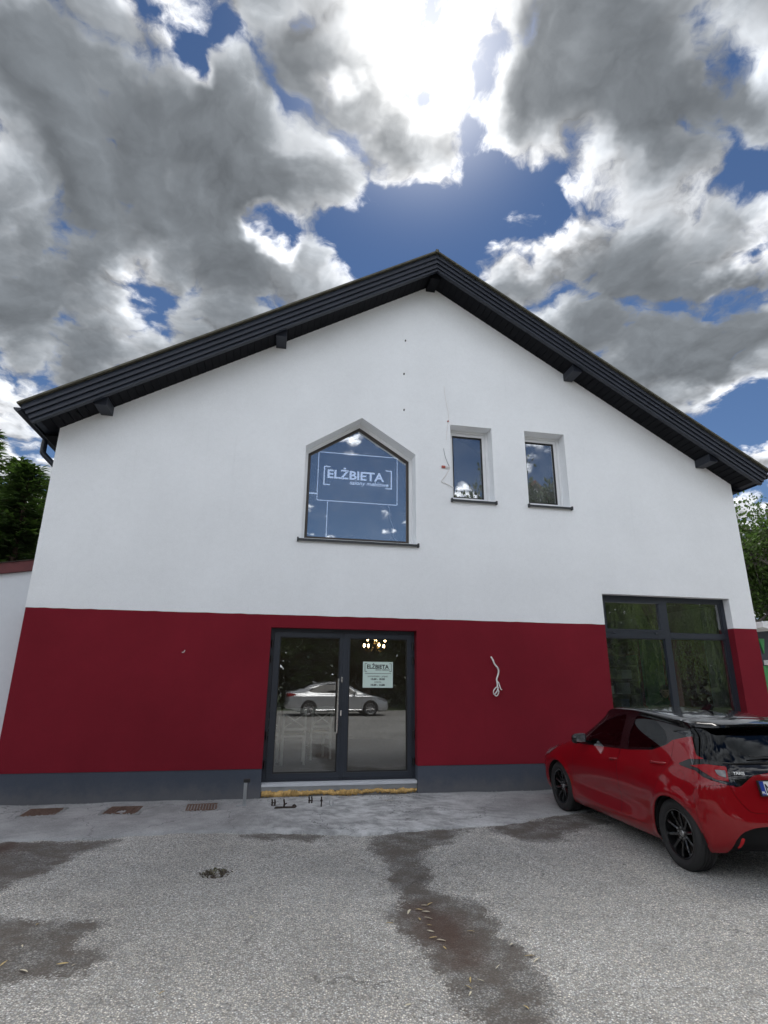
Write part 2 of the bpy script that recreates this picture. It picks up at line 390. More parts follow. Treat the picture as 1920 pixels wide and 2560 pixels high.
emis('letter_white', (0.80, 0.86, 1.0), 1.15)
simple('room_wall', (0.22, 0.21, 0.19), 0.9)
simple('room_wall_pale', (0.72, 0.74, 0.78), 0.9)
simple('room_floor', (0.11, 0.085, 0.06), 0.5)
simple('room_ceiling', (0.45, 0.44, 0.42), 0.9)
simple('chair_white', (0.86, 0.86, 0.83), 0.5)
simple('green_panel', (0.05, 0.20, 0.05), 0.6)
simple('dark_wood', (0.03, 0.024, 0.02), 0.55)
simple('brass', (0.35, 0.26, 0.12), 0.35, 1.0)
glass('glass_upper', 0.56, (0.70, 0.78, 0.86), wav=0.02, haze=0.085)
glass('glass_small', 0.42, (0.70, 0.74, 0.76), wav=0.02, haze=0.09)
glass('glass_door', 0.19, (0.86, 0.88, 0.84), wav=0.02, haze=0.012)
glass('glass_shop', 0.19, (0.62, 0.70, 0.64), wav=0.03, haze=0.02)

# ------------------------------------------------------------------ the gabled shop building
XL, XR, XC = -3.395, 8.357, 2.481
EZ, AZ, RZ, PZ = 5.195, 8.720, 2.491, 0.384
SL = (AZ-EZ)/(XC-XL); CA = 1/math.hypot(1, SL); SA = SL*CA
DOOR = [(-0.045, 0.0), (2.170, 0.0), (2.170, 2.306), (-0.045, 2.306)]
PENT = [(0.320, 3.691), (2.172, 3.691), (2.172, 5.256), (1.237, 5.851), (0.320, 5.256)]
WIN1 = [(2.805, 4.510), (3.570, 4.510), (3.570, 5.884), (2.805, 5.884)]
WIN2 = [(4.195, 4.510), (4.971, 4.510), (4.971, 5.900), (4.195, 5.900)]
SHOP = [(5.408, 0.85), (7.885, 0.85), (7.885, 3.008), (5.408, 3.008)]
BACK = 13.0
bld = tag(empty('shop_building', (XC, 0, 0)), 'two storey gabled shop with white upper wall, crimson band and grey plinth', 'building')
bld.location = (0, 0, 0)
def reveal(mb, loop, y0, y1, closed=True, mi=0):
    n = len(loop)
    for i in range(n if closed else n-1):
        a, b = loop[i], loop[(i+1) % n]
        mb.add([(a[0], y0, a[1]), (b[0], y0, b[1]), (b[0], y1, b[1]), (a[0], y1, a[1])], [(0, 1, 2, 3)], mi)
def walls():
    w = MB(); rj = random.Random(8)
    jit = lambda a, b: [(a+(b-a)*i/max(2, int((b-a)/.12)), RZ+rj.uniform(-.0035, .0035)) for i in range(1, max(2, int((b-a)/.12)))]
    outer = [(XL, RZ)]+jit(XL, SHOP[0][0])+[(SHOP[0][0], RZ), SHOP[3], SHOP[2], (SHOP[1][0], RZ), (XR, RZ), (XR, EZ), (XC, AZ), (XL, EZ)]
    w.add(*fill([outer, PENT, WIN1, WIN2], 0.0))
    for L in (PENT, WIN1, WIN2): reveal(w, L, 0.0, 0.42)
    reveal(w, [(SHOP[0][0], RZ), SHOP[3], SHOP[2], (SHOP[1][0], RZ)], 0.0, 0.30, False)
    for xx in (XL, XR): w.add([(xx, 0, RZ), (xx, BACK, RZ), (xx, BACK, EZ), (xx, 0, EZ)], [(0, 1, 2, 3)])
    w.add([(XL, BACK, RZ), (XR, BACK, RZ), (XR, BACK, EZ), (XC, BACK, AZ), (XL, BACK, EZ)], [(0, 1, 2, 3, 4)])
    w.build('upper_wall', M['white_plaster'], bld)
    r = MB(); y = 0.004
    outer = [(XL+y, PZ), (DOOR[0][0], PZ), DOOR[3], DOOR[2], (DOOR[1][0], PZ), (SHOP[0][0], PZ), (SHOP[1][0], PZ), (XR-y, PZ), (XR-y, RZ), (SHOP[1][0], RZ), SHOP[1], SHOP[0], (SHOP[0][0], RZ+.012), (XL+y, RZ+.012)]
    r.add(*fill([outer], y))
    reveal(r, [(DOOR[0][0], PZ), DOOR[3], DOOR[2], (DOOR[1][0], PZ)], y, 0.34, False)
    reveal(r, [(SHOP[1][0], RZ), SHOP[1], SHOP[0], (SHOP[0][0], RZ)], y, 0.30, False)
    for xx in (XL+y, XR-y): r.add([(xx, y, PZ), (xx, BACK, PZ), (xx, BACK, RZ), (xx, y, RZ)], [(0, 1, 2, 3)])
    r.add([(XL, BACK, PZ), (XR, BACK, PZ), (XR, BACK, RZ), (XL, BACK, RZ)], [(0, 1, 2, 3)])
    r.build('red_band', M['red_plaster'], bld)
    p = MB(); y = 0.012
    for x0, x1 in ((XL+y, DOOR[0][0]), (DOOR[1][0], XR-y)):
        p.add([(x0, y, -0.3), (x1, y, -0.3), (x1, y, PZ), (x0, y, PZ), (x0, 0.34, -0.3), (x1, 0.34, -0.3), (x1, 0.34, PZ), (x0, 0.34, PZ)],
              [(0, 1, 2, 3), (1, 5, 6, 2), (4, 0, 3, 7), (3, 2, 6, 7)])
    for xx in (XL+y, XR-y): p.add([(xx, 0.34, -0.3), (xx, BACK, -0.3), (xx, BACK, PZ), (xx, 0.34, PZ)], [(0, 1, 2, 3)])
    p.build('plinth', M['plinth_plaster'], bld)
    # the rooms: inner skins, floors, a partition
    k = MB(); yi = 0.43
    holes = [PENT, WIN1, WIN2]
    k.add(*fill([[(XL+.3, 2.95), (XR-.3, 2.95), (XR-.3, EZ+.1), (XC, AZ-.1), (XL+.3, EZ+.1)]]+holes, yi))
    k.build('inner_wall', M['room_wall_pale'], bld)
    k = MB()
    k.box(XL+.3, XR-.3, yi, BACK-.2, 2.96, 3.16)
    k.build('storey_slab', M['room_ceiling'], bld)
    k = MB(); k.box(XL+.2, XR-.2, 0.34, BACK-.2, 0.0, 0.19); k.build('shop_floor', M['room_floor'], bld)
    k = MB()
    k.add(*fill([[(XL+.3, .19), (DOOR[0][0], .19), DOOR[3], DOOR[2], (DOOR[1][0], .19), (XR-.3, .19), (XR-.3, 2.95), (XL+.3, 2.95)], [(a[0], min(a[1], 2.9)) for a in SHOP]], 0.345))
    k.box(XL+.3, 4.3, 5.6, 5.7, .2, 2.95); k.box(4.3, 4.42, 0.35, 9.0, .2, 2.95); k.box(4.42, XR-.3, 5.2, 5.3, .2, 2.95)
    k.box(XL+.3, 5.2, 4.2, 4.3, 3.17, 8.0); k.box(5.2, 5.3, .44, 4.3, 3.17, 7.0)
    k.build('partition', M['room_wall'], bld)
walls()

def roof():
    OV = 0.46
    up = lambda s, x: (XC+s*(XC-x)) if s > 0 else x       # mirror about the ridge
    root = MB()
    # a point on the slope: t runs down from the ridge, n is the height square to the slope
    def pt(s, t, n): return (XC+s*(t*CA+n*SA), AZ-t*SA+n*CA)
    LEN = (XC-XL)/CA+0.25
    for s in (-1, 1):
        # the slab between soffit and roof sheet
        q = [pt(s, -0.0, 0), pt(s, LEN-.03, 0.0), pt(s, LEN-.03, 0.30), pt(s, -0.0, 0.30)]
        q[0] = (XC, AZ+0.02); q[1] = pt(s, LEN-.03, 0.02); q[3] = (XC, AZ+0.30/CA)
        root.add([(a, -OV+.05, b) for a, b in q]+[(a, BACK+.3, b) for a, b in q], [(0, 1, 2, 3), (4, 5, 6, 7), (0, 1, 5, 4), (1, 2, 6, 5), (2, 3, 7, 6)])
    rf = root.build('roof', M['roof_dark'], bld)
    for s in (-1, 1):
        sh = MB(); q = [(XC, AZ+0.302/CA), pt(s, LEN+.05, 0.302), pt(s, LEN+.05, 0.33), (XC, AZ+0.33/CA)]
        sh.add([(a, -OV-.055, b) for a, b in q]+[(a, BACK+.35, b) for a, b in q], [(0, 1, 2, 3), (4, 5, 6, 7), (0, 1, 5, 4), (1, 2, 6, 5), (2, 3, 7, 6)])
        sh.build('roof_sheet', M['roof_edge'], rf)
        # four lapped verge boards, lower edges proud
        H = 0.088
        for k in range(4):
            b = MB(); n1 = 0.295-k*H; n0 = n1-H-0.012
            yt, yb = -OV-0.008, -OV-0.040
            if k == 3: n0 = n1-0.075
            sec = [(yt, n1), (yb, n0+.014), (yb, n0), (yb+.022, n0), (-OV+.045, n0+.01), (-OV+.045, n1)]
            e = k*0.012
            v = []
            for (yy, n) in sec: v.append((XC, yy, AZ+n/CA))
            for (yy, n) in sec: a, z_ = pt(s, LEN+.02-e, n); v.append((a, yy, z_))
            m = len(sec); f = [(i, (i+1) % m, m+(i+1) % m, m+i) for i in range(m)]+[tuple(range(m, 2*m))]
            b.add(v, f); b.build('verge_board', M['roof_dark'], rf)
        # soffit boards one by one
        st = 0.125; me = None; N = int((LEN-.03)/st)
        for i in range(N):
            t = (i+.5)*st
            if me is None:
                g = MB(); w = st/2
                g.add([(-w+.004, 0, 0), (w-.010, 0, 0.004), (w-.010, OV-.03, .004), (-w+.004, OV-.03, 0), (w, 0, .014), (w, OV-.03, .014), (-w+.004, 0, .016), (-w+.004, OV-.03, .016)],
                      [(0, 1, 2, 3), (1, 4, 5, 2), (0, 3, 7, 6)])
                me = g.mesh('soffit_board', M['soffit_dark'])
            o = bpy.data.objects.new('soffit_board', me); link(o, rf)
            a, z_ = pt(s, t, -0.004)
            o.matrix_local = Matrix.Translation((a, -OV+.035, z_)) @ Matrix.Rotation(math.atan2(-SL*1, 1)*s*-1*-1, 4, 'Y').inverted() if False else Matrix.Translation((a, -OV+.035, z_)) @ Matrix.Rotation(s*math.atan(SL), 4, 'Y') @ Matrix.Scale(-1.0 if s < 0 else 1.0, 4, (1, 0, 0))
    # boxed purlin ends under the overhang
    for tt in (-6.12, -3.12, 0.0, 3.12, 6.12):
        s = -1 if tt < 0 else 1; t = abs(tt); a, z_ = pt(s, t, 0.0)
        b = MB(); hw = 0.085
        sl = SL if tt else 0
        zc = z_-0.01; top0 = zc+hw*SL; top1 = zc-hw*SL
        if tt == 0:
            prof = [(a-hw, zc-.115), (a+hw, zc-.115), (a+hw, zc-hw*SL), (a, zc), (a-hw, zc-hw*SL)]
        else:
            hi, lo = (a-s*hw, top0), (a+s*hw, top1)
            zb = top1-0.012
            prof = [(a-s*hw, zb-.03), (a+s*hw, zb-.03), lo, hi]
        b.prism(prof, FAC, -OV+0.09, 0.03)
        b.build('purlin_end', M['soffit_dark'] if tt == 0 else M['roof_dark'], rf)
    # ridge cap, eave gutters and swan necks
    rc = MB(); rc.tube([(XC, -OV-.06, AZ+.372), (XC, BACK+.36, AZ+.372)], 0.035, 12); rc.build('ridge_cap', M['roof_edge'], rf, 40)
    for s in (-1, 1):
        g = MB(); gx, gz = pt(s, LEN+.04, 0.235); gx += s*0.030; R_ = 0.055
        arc = [(gx+R_*math.cos(math.pi+math.pi*k/10), gz+R_*math.sin(math.pi+math.pi*k/10)) for k in range(11)]
        arc += [(gx+(R_-.006)*math.cos(2*math.pi-math.pi*k/10), gz+(R_-.006)*math.sin(2*math.pi-math.pi*k/10)) for k in range(11)]
        g.prism(arc, FAC, -OV-.03, BACK+.3); 
        half = [(gx+R_*math.cos(math.pi+math.pi*k/10), gz+R_*math.sin(math.pi+math.pi*k/10)) for k in range(11)]
        g.prism(half, FAC, -OV-.036, -OV-.028)
        g.build('gutter', M['roof_dark'], rf, 30)
        dp = MB(); wx = XL-.06 if s < 0 else XR+.06
        dp.tube(spline([(gx, 0.55, gz-.05), (gx, 0.55, gz-.22), (gx-s*.03, .55, gz-.30), (wx+s*.05, .55, gz-.55), (wx, .55, gz-.66), (wx, .55, gz-.9), (wx, .55, 0.12)], 5), 0.045, 10)
        dp.build('downpipe', M['roof_dark'], rf, 40)
        ef = MB(); ex, ez = pt(s, LEN-.02, 0.02); ex2, ez2 = pt(s, LEN-.02, 0.28)
        ef.prism([(ex, ez-.03), (ex+s*.025, ez-.02), (ex2+s*.025, ez2), (ex2, ez2)], FAC, -OV+.05, BACK+.3); ef.build('eave_board', M['roof_dark'], rf)
        so = MB(); wx2 = XL-.002 if s < 0 else XR+.002
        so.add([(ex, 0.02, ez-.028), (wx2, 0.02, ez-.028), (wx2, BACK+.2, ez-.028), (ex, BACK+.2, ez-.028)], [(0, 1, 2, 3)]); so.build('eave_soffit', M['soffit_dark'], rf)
roof()

# ---- windows: the part is the frame, its pieces hang below it
def window(loop, y, frame_t, gask_t, glass_mat, frame_mat, gask_mat, depth=0.07, edges=None):
    f = MB(); inn = inset(loop, frame_t); f.ring(loop, inn, FAC, y, y+depth)
    o = f.build('window', M[frame_mat], bld)
    g2 = inset(inn, gask_t); g = MB(); g.ring(inn, g2, FAC, y+.018, y+depth-.01); g.build('gasket', M[gask_mat], o)
    p = MB(); p.add([(a, y+.035, b) for a, b in g2], [tuple(range(len(g2)))]); p.build('pane', M[glass_mat], o)
    return o
def sill(o, x0, x1, z, y1=0.30):
    s = MB(); s.prism([(y1, z+.012), (-0.045, z-.004), (-0.045, z-.042), (-0.038, z-.042), (-0.038, z-.012), (y1, z+.0)], lambda p, t: (t, p[0], p[1]), x0+.004, x1-.004)
    s.build('sill', M['sill_dark'], o)
    for x in (x0-.014, x1-.010):
        e = MB(); e.box(x, x+.024, -0.052, 0.0, z-.048, z+.012); e.build('sill_end', M['sill_dark'], o)
o = window(PENT, 0.26, 0.055, 0.045, 'glass_upper', 'white_pvc', 'gasket_brown'); o['label'] = 'house shaped display window with hanging sign behind it'
sill(o, 0.27, 2.20, 3.691-.012, 0.258)
for L in (WIN1, WIN2):
    o = window(L, 0.22, 0.045, 0.012, 'glass_small', 'white_pvc', 'white_pvc')
    L2 = inset(L, 0.057); f = MB(); i2 = inset(L2, 0.045); f.ring(L2, i2, FAC, 0.228, 0.282); f.build('sash', M['white_pvc'], o)
    g = MB(); i3 = inset(i2, 0.022); g.ring(i2, i3, FAC, 0.236, 0.27); g.build('gasket', M['gasket'], o)
    for ch in o.children:
        if ch.name.startswith('pane'):
            for v, c in zip(ch.data.vertices, i3): v.co = (c[0], 0.255, c[1])
    sill(o, L[0][0]-.012, L[1][0]+.012, L[0][1]-.012, 0.218)
def shop_window():
    y = 0.14; x0, x1, zt, zb = 5.408, 7.885, 3.008, 0.85
    f = MB(); t = 0.075
    f.ring(SHOP, inset(SHOP, t), FAC, y, y+.08)
    mx, tz = 6.66, 2.345
    f.box(mx-.055, mx+.055, y-.002, y+.078, zb+t, zt-t)
    f.box(x0+t, mx-.055, y-.004, y+.076, tz-.05, tz+.05); f.box(mx+.055, x1-t, y-.004, y+.076, tz-.04, tz+.04)
    o = f.build('window', M['anthracite'], bld); o['label'] = 'wide dark framed shop window in four lights behind the red car'
    cells = [(x0+t, mx-.055, tz+.05, zt-t), (mx+.055, x1-t, tz+.04, zt-t), (x0+t, mx-.055, zb+t, tz-.05), (mx+.055, x1-t, zb+t, tz-.04)]
    for i, (a, b, c, d_) in enumerate(cells):
        L = [(a, c), (b, c), (b, d_), (a, d_)]
        s = MB()
        w = 0.045 if i == 0 else 0.016
        s.ring(L, inset(L, w), FAC, y+(-.012 if i == 0 else .012), y+.05); s.build('sash' if i == 0 else 'glazing_bead', M['anthracite'], o)
        p = MB(); p.add([(q[0], y+.03, q[1]) for q in inset(L, w)], [(0, 1, 2, 3)]); p.build('pane', M['glass_shop'], o)
    for hx in (5.62, 6.42):
        h = MB(); h.tube([(hx, y-.018, tz+.03), (hx+.05, y-.018, tz+.03)], .012, 8); h.build('hinge', M['anthracite'], o)
    s = MB(); s.box(x0+.004, x1-.004, -0.03, 0.139, zb-.02, zb+.006); s.build('sill', M['sill_dark'], o)
shop_window()
def door():
    y = 0.15; x0, x1, z0, z1 = -0.045, 2.170, 0.190, 2.306
    xm = 1.078
    L = [(x0, z0), (x1, z0), (x1, z1), (x0, z1)]
    f = MB(); f.ring(L, inset2(L, [0.03, 0.05, 0.045, 0.05]), FAC, y, y+.075)
    dr = f.build('door', M['anthracite'], bld); dr['label'] = 'dark grey glazed double door with a mint notice on its right leaf'
    gl = [(0.098, 1.000), (1.148, 2.052)]
    lx = [(x0+.052, xm-.004), (xm+.004, x1-.052)]
    for i in range(2):
        a, b = lx[i]; c, e = gl[i]
        m = MB(); O = [(a, z0+.032), (b, z0+.032), (b, z1-.048), (a, z1-.048)]; I = [(c, 0.297), (e, 0.297), (e, 2.182), (c, 2.182)]
        m.ring(O, I, FAC, y-.012, y+.062); lf = m.build('leaf', M['anthracite'], dr, bevel=0.004)
        q = MB(); q.ring(I, inset(I, .014), FAC, y, y+.05); q.build('glazing_bead', M['gasket'], dr)
        p = MB(); p.add([(k[0], y+.025, k[1]) for k in inset(I, .012)], [(0, 1, 2, 3)]); p.build('pane', M['glass_door'], dr)
    ov = MB(); ov.box(xm-.028, xm+.028, y-.024, y-.0125, z0+.04, z1-.06); ov.build('meeting_stile', M['anthracite'], dr, bevel=0.003)
    h = MB(); hx, hy = 0.982, y-.085
    h.tube([(hx, hy, 0.832), (hx, hy, 1.587)], 0.0145, 12)
    for zz in (1.496, 0.934): h.tube([(hx, hy, zz), (hx+.035, y-.045, zz+.0), (hx+.048, y-.011, zz)], 0.009, 8)
    h.build('pull_handle', M['steel'], dr, 40)
    for zz in (1.572, 1.098):
        e = MB(); e.box(1.028, 1.052, y-.03, y-.0245, zz-.038, zz+.038); e.build('lock_escutcheon', M['steel'], dr, bevel=0.004)
    for xx in (x0+.030, x1-.030):
        for zz in (0.42, 0.80, 1.86, 2.08):
            g = MB(); g.tube([(xx, y-.022, zz-.055), (xx, y-.022, zz+.055)], 0.017, 10); g.build('hinge', M['black_plastic'], dr, 40)
    t = MB(); t.prism([(0.02, .150), (0.02, .186), (0.19, .190), (0.19, .150)], lambda p, q: (q, p[0], p[1]), x0+.004, x1-.004); t.build('threshold', M['threshold_alu'], dr)
    t = MB(); t.box(x0+.002, x1-.002, 0.05, 0.30, 0.085, 0.149); t.build('threshold_base', M['zinc'], dr)
    # squeezed-out mounting foam under the threshold
    bm = bmesh.new(); n = 150; rows = []
    rnd = random.Random(4)
    for i in range(n+1):
        u = i/n; xx = x0+.01+(x1-x0-.02)*u
        bul = 0.030+0.030*math.sin(u*9+1)**2*math.sin(u*31)**2+rnd.uniform(-.022, .026)
        ht = 0.096-0.012*u+.014*math.sin(u*23)*math.sin(u*57)+rnd.uniform(-.010, .010); lo = 0.010+0.028*u+.016*math.sin(u*17+2)+rnd.uniform(-.014, .014)
        ring = []
        for k in range(7):
            th = math.pi*k/6; zz = lo+(ht-lo)*(0.5+0.5*math.cos(th)); yy = 0.06-bul*math.sin(th)+rnd.uniform(-.008, .008)
            ring.append(bm.verts.new((xx, yy, zz+rnd.uniform(-.005, .005))))
        rows.append(ring)
    for i in range(n):
        for k in range(6): bm.faces.new((rows[i][k], rows[i+1][k], rows[i+1][k+1], rows[i][k+1]))
    me = bpy.data.meshes.new('foam_bead'); bm.to_mesh(me); bm.free(); me.materials.append(M['foam'])
    me.polygons.foreach_set('use_smooth', [True]*len(me.polygons)); o = bpy.data.objects.new('foam_bead', me); link(o, dr)
    o['label'] = 'rough yellow mounting foam oozing from under the threshold'
    b = MB(); b.box(x0, x1, 0.058, 0.33, -0.1, 0.084); b.build('door_base', M['cement'], dr)
door()

# ------------------------------------------------------------------ ground
def poly_sd(P, poly):
    """signed distance (negative inside) of points P (n,2) to a polygon"""
    q = np.array(poly); n = len(q); d = np.full(len(P), 1e9); ins = np.zeros(len(P), bool)
    for i in range(n):
        a, b = q[i], q[(i+1) % n]; e = b-a; w = P-a
        t = np.clip((w@e)/max(e@e, 1e-12), 0, 1); d = np.minimum(d, np.hypot(*(w-t[:, None]*e).T))
        c = ((a[1] <= P[:, 1]) != (b[1] <= P[:, 1]))
        with np.errstate(divide='ignore', invalid='ignore'):
            xx = a[0]+(P[:, 1]-a[1])/(b[1]-a[1])*(b[0]-a[0])
        ins ^= c & (P[:, 0] < xx)
    return np.where(ins, -d, d)
ST_A = [(-4.6, -1.65), (-2.528, -1.701), (-2.221, -1.707), (-1.777, -1.776), (-1.436, -1.786), (-1.541, -2.061), (-1.638, -2.236), (-1.747, -2.465), (-1.753, -2.779), (-1.89, -2.983), (-1.943, -3.105), (-4.6, -3.4)]
ST_B = [(-3.6, -3.5), (-1.719, -3.64), (-1.455, -3.744), (-1.204, -3.826), (-1.046, -3.852), (-1.051, -4.137), (-1.04, -4.22), (-0.861, -4.329), (-0.848, -4.476), (-0.982, -4.535), (-1.094, -4.568), (-1.202, -4.6), (-1.296, -4.656), (-3.4, -5.2)]
ST_C = [(-0.243, -1.70), (-0.082, -1.68), (0.247, -1.69), (0.729, -1.80), (0.525, -2.0), (0.238, -2.0), (-0.194, -1.90)]
ST_D = [(1.078, -2.008), (1.432, -1.90), (2.154, -1.80), (2.326, -1.90), (2.002, -2.246), (1.628, -2.539), (1.485, -2.973), (1.432, -3.472), (1.504, -3.703), (1.64, -3.828), (1.665, -4.114), (1.576, -4.423), (1.649, -4.713), (1.669, -4.871), (1.539, -5.044), (1.477, -5.231), (1.469, -5.6), (1.5, -6.4), (1.1, -6.4), (1.15, -5.375), (1.13, -5.26), (1.1, -5.118), (1.055, -4.96), (1.014, -4.699), (1.025, -4.541), (0.951, -4.317), (0.901, -4.071), (0.953, -3.905), (1.102, -3.739), (1.114, -3.42), (1.107, -3.049), (1.107, -2.694), (1.059, -2.279)]
ST_E = [(2.508, -1.88), (3.04, -1.68), (3.502, -1.5), (4.093, -1.3), (3.958, -1.927), (3.229, -2.243), (2.977, -2.55), (2.678, -2.50), (2.54, -2.25)]
ST_CORE = [(1.13, -3.80), (1.32, -3.85), (1.38, -4.2), (1.36, -4.7), (1.2, -4.75), (1.10, -4.4), (1.08, -4.0)]
APRON = [(-3.9, -1.72), (-2.528, -1.701), (-2.158, -1.699), (-1.791, -1.731), (-1.281, -1.658), (-0.71, -1.624), (-0.249, -1.647), (0.247, -1.724), (0.808, -1.83), (1.034, -1.952), (1.443, -1.917), (1.813, -1.872), (2.308, -1.842), (2.632, -1.837), (2.939, -1.749), (3.323, -1.533), (3.685, -1.461), (4.053, -1.344), (5.0, -1.25), (6.5, -1.3), (8.6, -1.2)]
HOLE = (-0.365, -2.90, 0.155, 0.13)
def asphalt_mat():
    m, nt, b = material('asphalt'); co = wcoord(nt)
    at = nt.nodes.new('ShaderNodeAttribute'); at.attribute_name = 'stain'; sd = X(nt, at.outputs['Fac'])
    at2 = nt.nodes.new('ShaderNodeAttribute'); at2.attribute_name = 'core'; cr = X(nt, at2.outputs['Fac'])
    wob = (noise(nt, co, 3.0, 9, 0.70)-0.5)*0.56
    cell = nt.nodes.new('ShaderNodeTexVoronoi'); cell.inputs['Scale'].default_value = 86.0; nt.links.new(co.k, cell.inputs['Vector'])
    d = X(nt, cell.outputs['Distance']); cc = X(nt, cell.outputs['Color']); r, g, bl = sep(nt, cc)
    sd = sd+(g-0.5)*0.10
    stain = (sd+wob).smooth(-0.06, 0.03, 1.0, 0.0)
    soft = (sd+wob*1.5).smooth(-0.25, 0.35, 1.0, 0.0)
    core = (cr+wob*1.1).smooth(-0.12, 0.16, 1.0, 0.0)
    big = noise(nt, co, 0.55, 5, 0.6); med = noise(nt, co, 5.0, 4, 0.6); fine = noise(nt, co, 60.0, 3, 0.6)
    val = (r-0.5)*0.60+0.655
    val = val+r.smooth(0.90, 1.0)*0.18-g.smooth(0.78, 1.0)*0.24
    binder = 0.13
    gap = d.smooth(0.30, 0.62)
    val = val*(gap*-0.70+1.0)+binder*gap
    val = val*big.smooth(0.3, 0.7, 0.80, 1.14, 'LINEAR')*med.smooth(0.3, 0.7, 0.90, 1.08, 'LINEAR')
    rim = (sd+wob*1.2).smooth(-0.02, 0.06)*(sd+wob*1.2).smooth(0.06, 0.32, 1.0, 0.0)*med.smooth(0.35, 0.6)
    val = val*(rim*0.16+1.0)*(stain*(med.smooth(0.3, 0.68, 0.36, 0.70))*-1.0+1.0)*(soft*-0.13+1.0)
    ck = voronoi(nt, vmath(nt, 'ADD', co, vmath(nt, 'SCALE', noise(nt, co, 2.5, 4, 0.65, out='Color'), scale=0.55)), 0.55, 'DISTANCE_TO_EDGE')
    crack = ck.smooth(0.0, 0.010, 1.0, 0.0)*noise(nt, co, 0.8, 2, 0.5).smooth(0.54, 0.64)
    val = val*(crack*-0.38+1.0)
    rr = val*(bl.smooth(0.0, 1.0, 0.99, 1.05)); gg = val*0.99; bb = val*(bl.smooth(0.0, 1.0, 0.975, 0.90))
    dirt = stain*med.smooth(0.35, 0.65)*0.65
    col = mixc(nt, dirt, rgb(nt, rr, gg, bb), mixc(nt, fine, (0.085, 0.070, 0.060), (0.18, 0.15, 0.125)))
    col = mixc(nt, core*stain*0.85, col, mixc(nt, fine, (0.045, 0.026, 0.020), (0.115, 0.068, 0.050)))
    setc(nt, b, 'Base Color', col)
    b.inputs['Specular IOR Level'].default_value = 0.3
    setc(nt, b, 'Roughness', stain*-0.15+0.92)
    hgt = crack*-0.7+(gap*-1.0+1.0)*(r*0.6+0.5)*(stain*-0.45+1.0)+med*0.6
    bump(nt, b, hgt, 0.9, 0.008)
    M['asphalt'] = m
    # smoother old cement along the wall
    m, nt, b = material('apron_cement'); co = wcoord(nt)
    n1 = noise(nt, co, 1.1, 6, 0.65); n2 = noise(nt, co, 9.0, 6, 0.7); n3 = noise(nt, co, 70.0, 3, 0.6)
    x, y, z = sep(nt, co)
    st = noise(nt, comb(nt, x*1.2, y*9.0, 0.0), 1.6, 5, 0.65)
    v = n1.smooth(0.3, 0.72, 0.26, 0.42)*n2.smooth(0.25, 0.75, 0.94, 1.06)*n3.smooth(0.2, 0.8, 0.78, 1.22)
    pale = (x-1.5).abs().smooth(0.3, 2.0, 1.0, 0.0)*(n2*0.5+noise(nt, co, 2.2, 7, 0.7)*0.5).smooth(0.40, 0.60)     # paler blotches in front of the door
    v = v+pale*0.20
    ck = voronoi(nt, vmath(nt, 'ADD', co, vmath(nt, 'SCALE', noise(nt, co, 4.0, 3, 0.6, out='Color'), scale=0.35)), 0.9, 'DISTANCE_TO_EDGE')
    crack = ck.smooth(0.0, 0.006, 1.0, 0.0)
    v = v*(crack*-0.55+1.0)
    setc(nt, b, 'Base Color', rgb(nt, v*0.995, v*1.0, v*1.01)); b.inputs['Roughness'].default_value = 0.9; b.inputs['Specular IOR Level'].default_value = 0.25
    bump(nt, b, n2*0.3+n3*0.8-crack*0.8, 0.4, 0.006); M['apron_cement'] = m
asphalt_mat()
simple('grass_ground', (0.055, 0.085, 0.025), 0.95, 0.0, 0.35, 1.5, 0.6, 40.0)
simple('far_ground', (0.07, 0.085, 0.04), 0.95, 0.0, 0.3, 0.1)
simple('road_grey', (0.07, 0.07, 0.072), 0.9, 0.0, 0.15, 1.0)
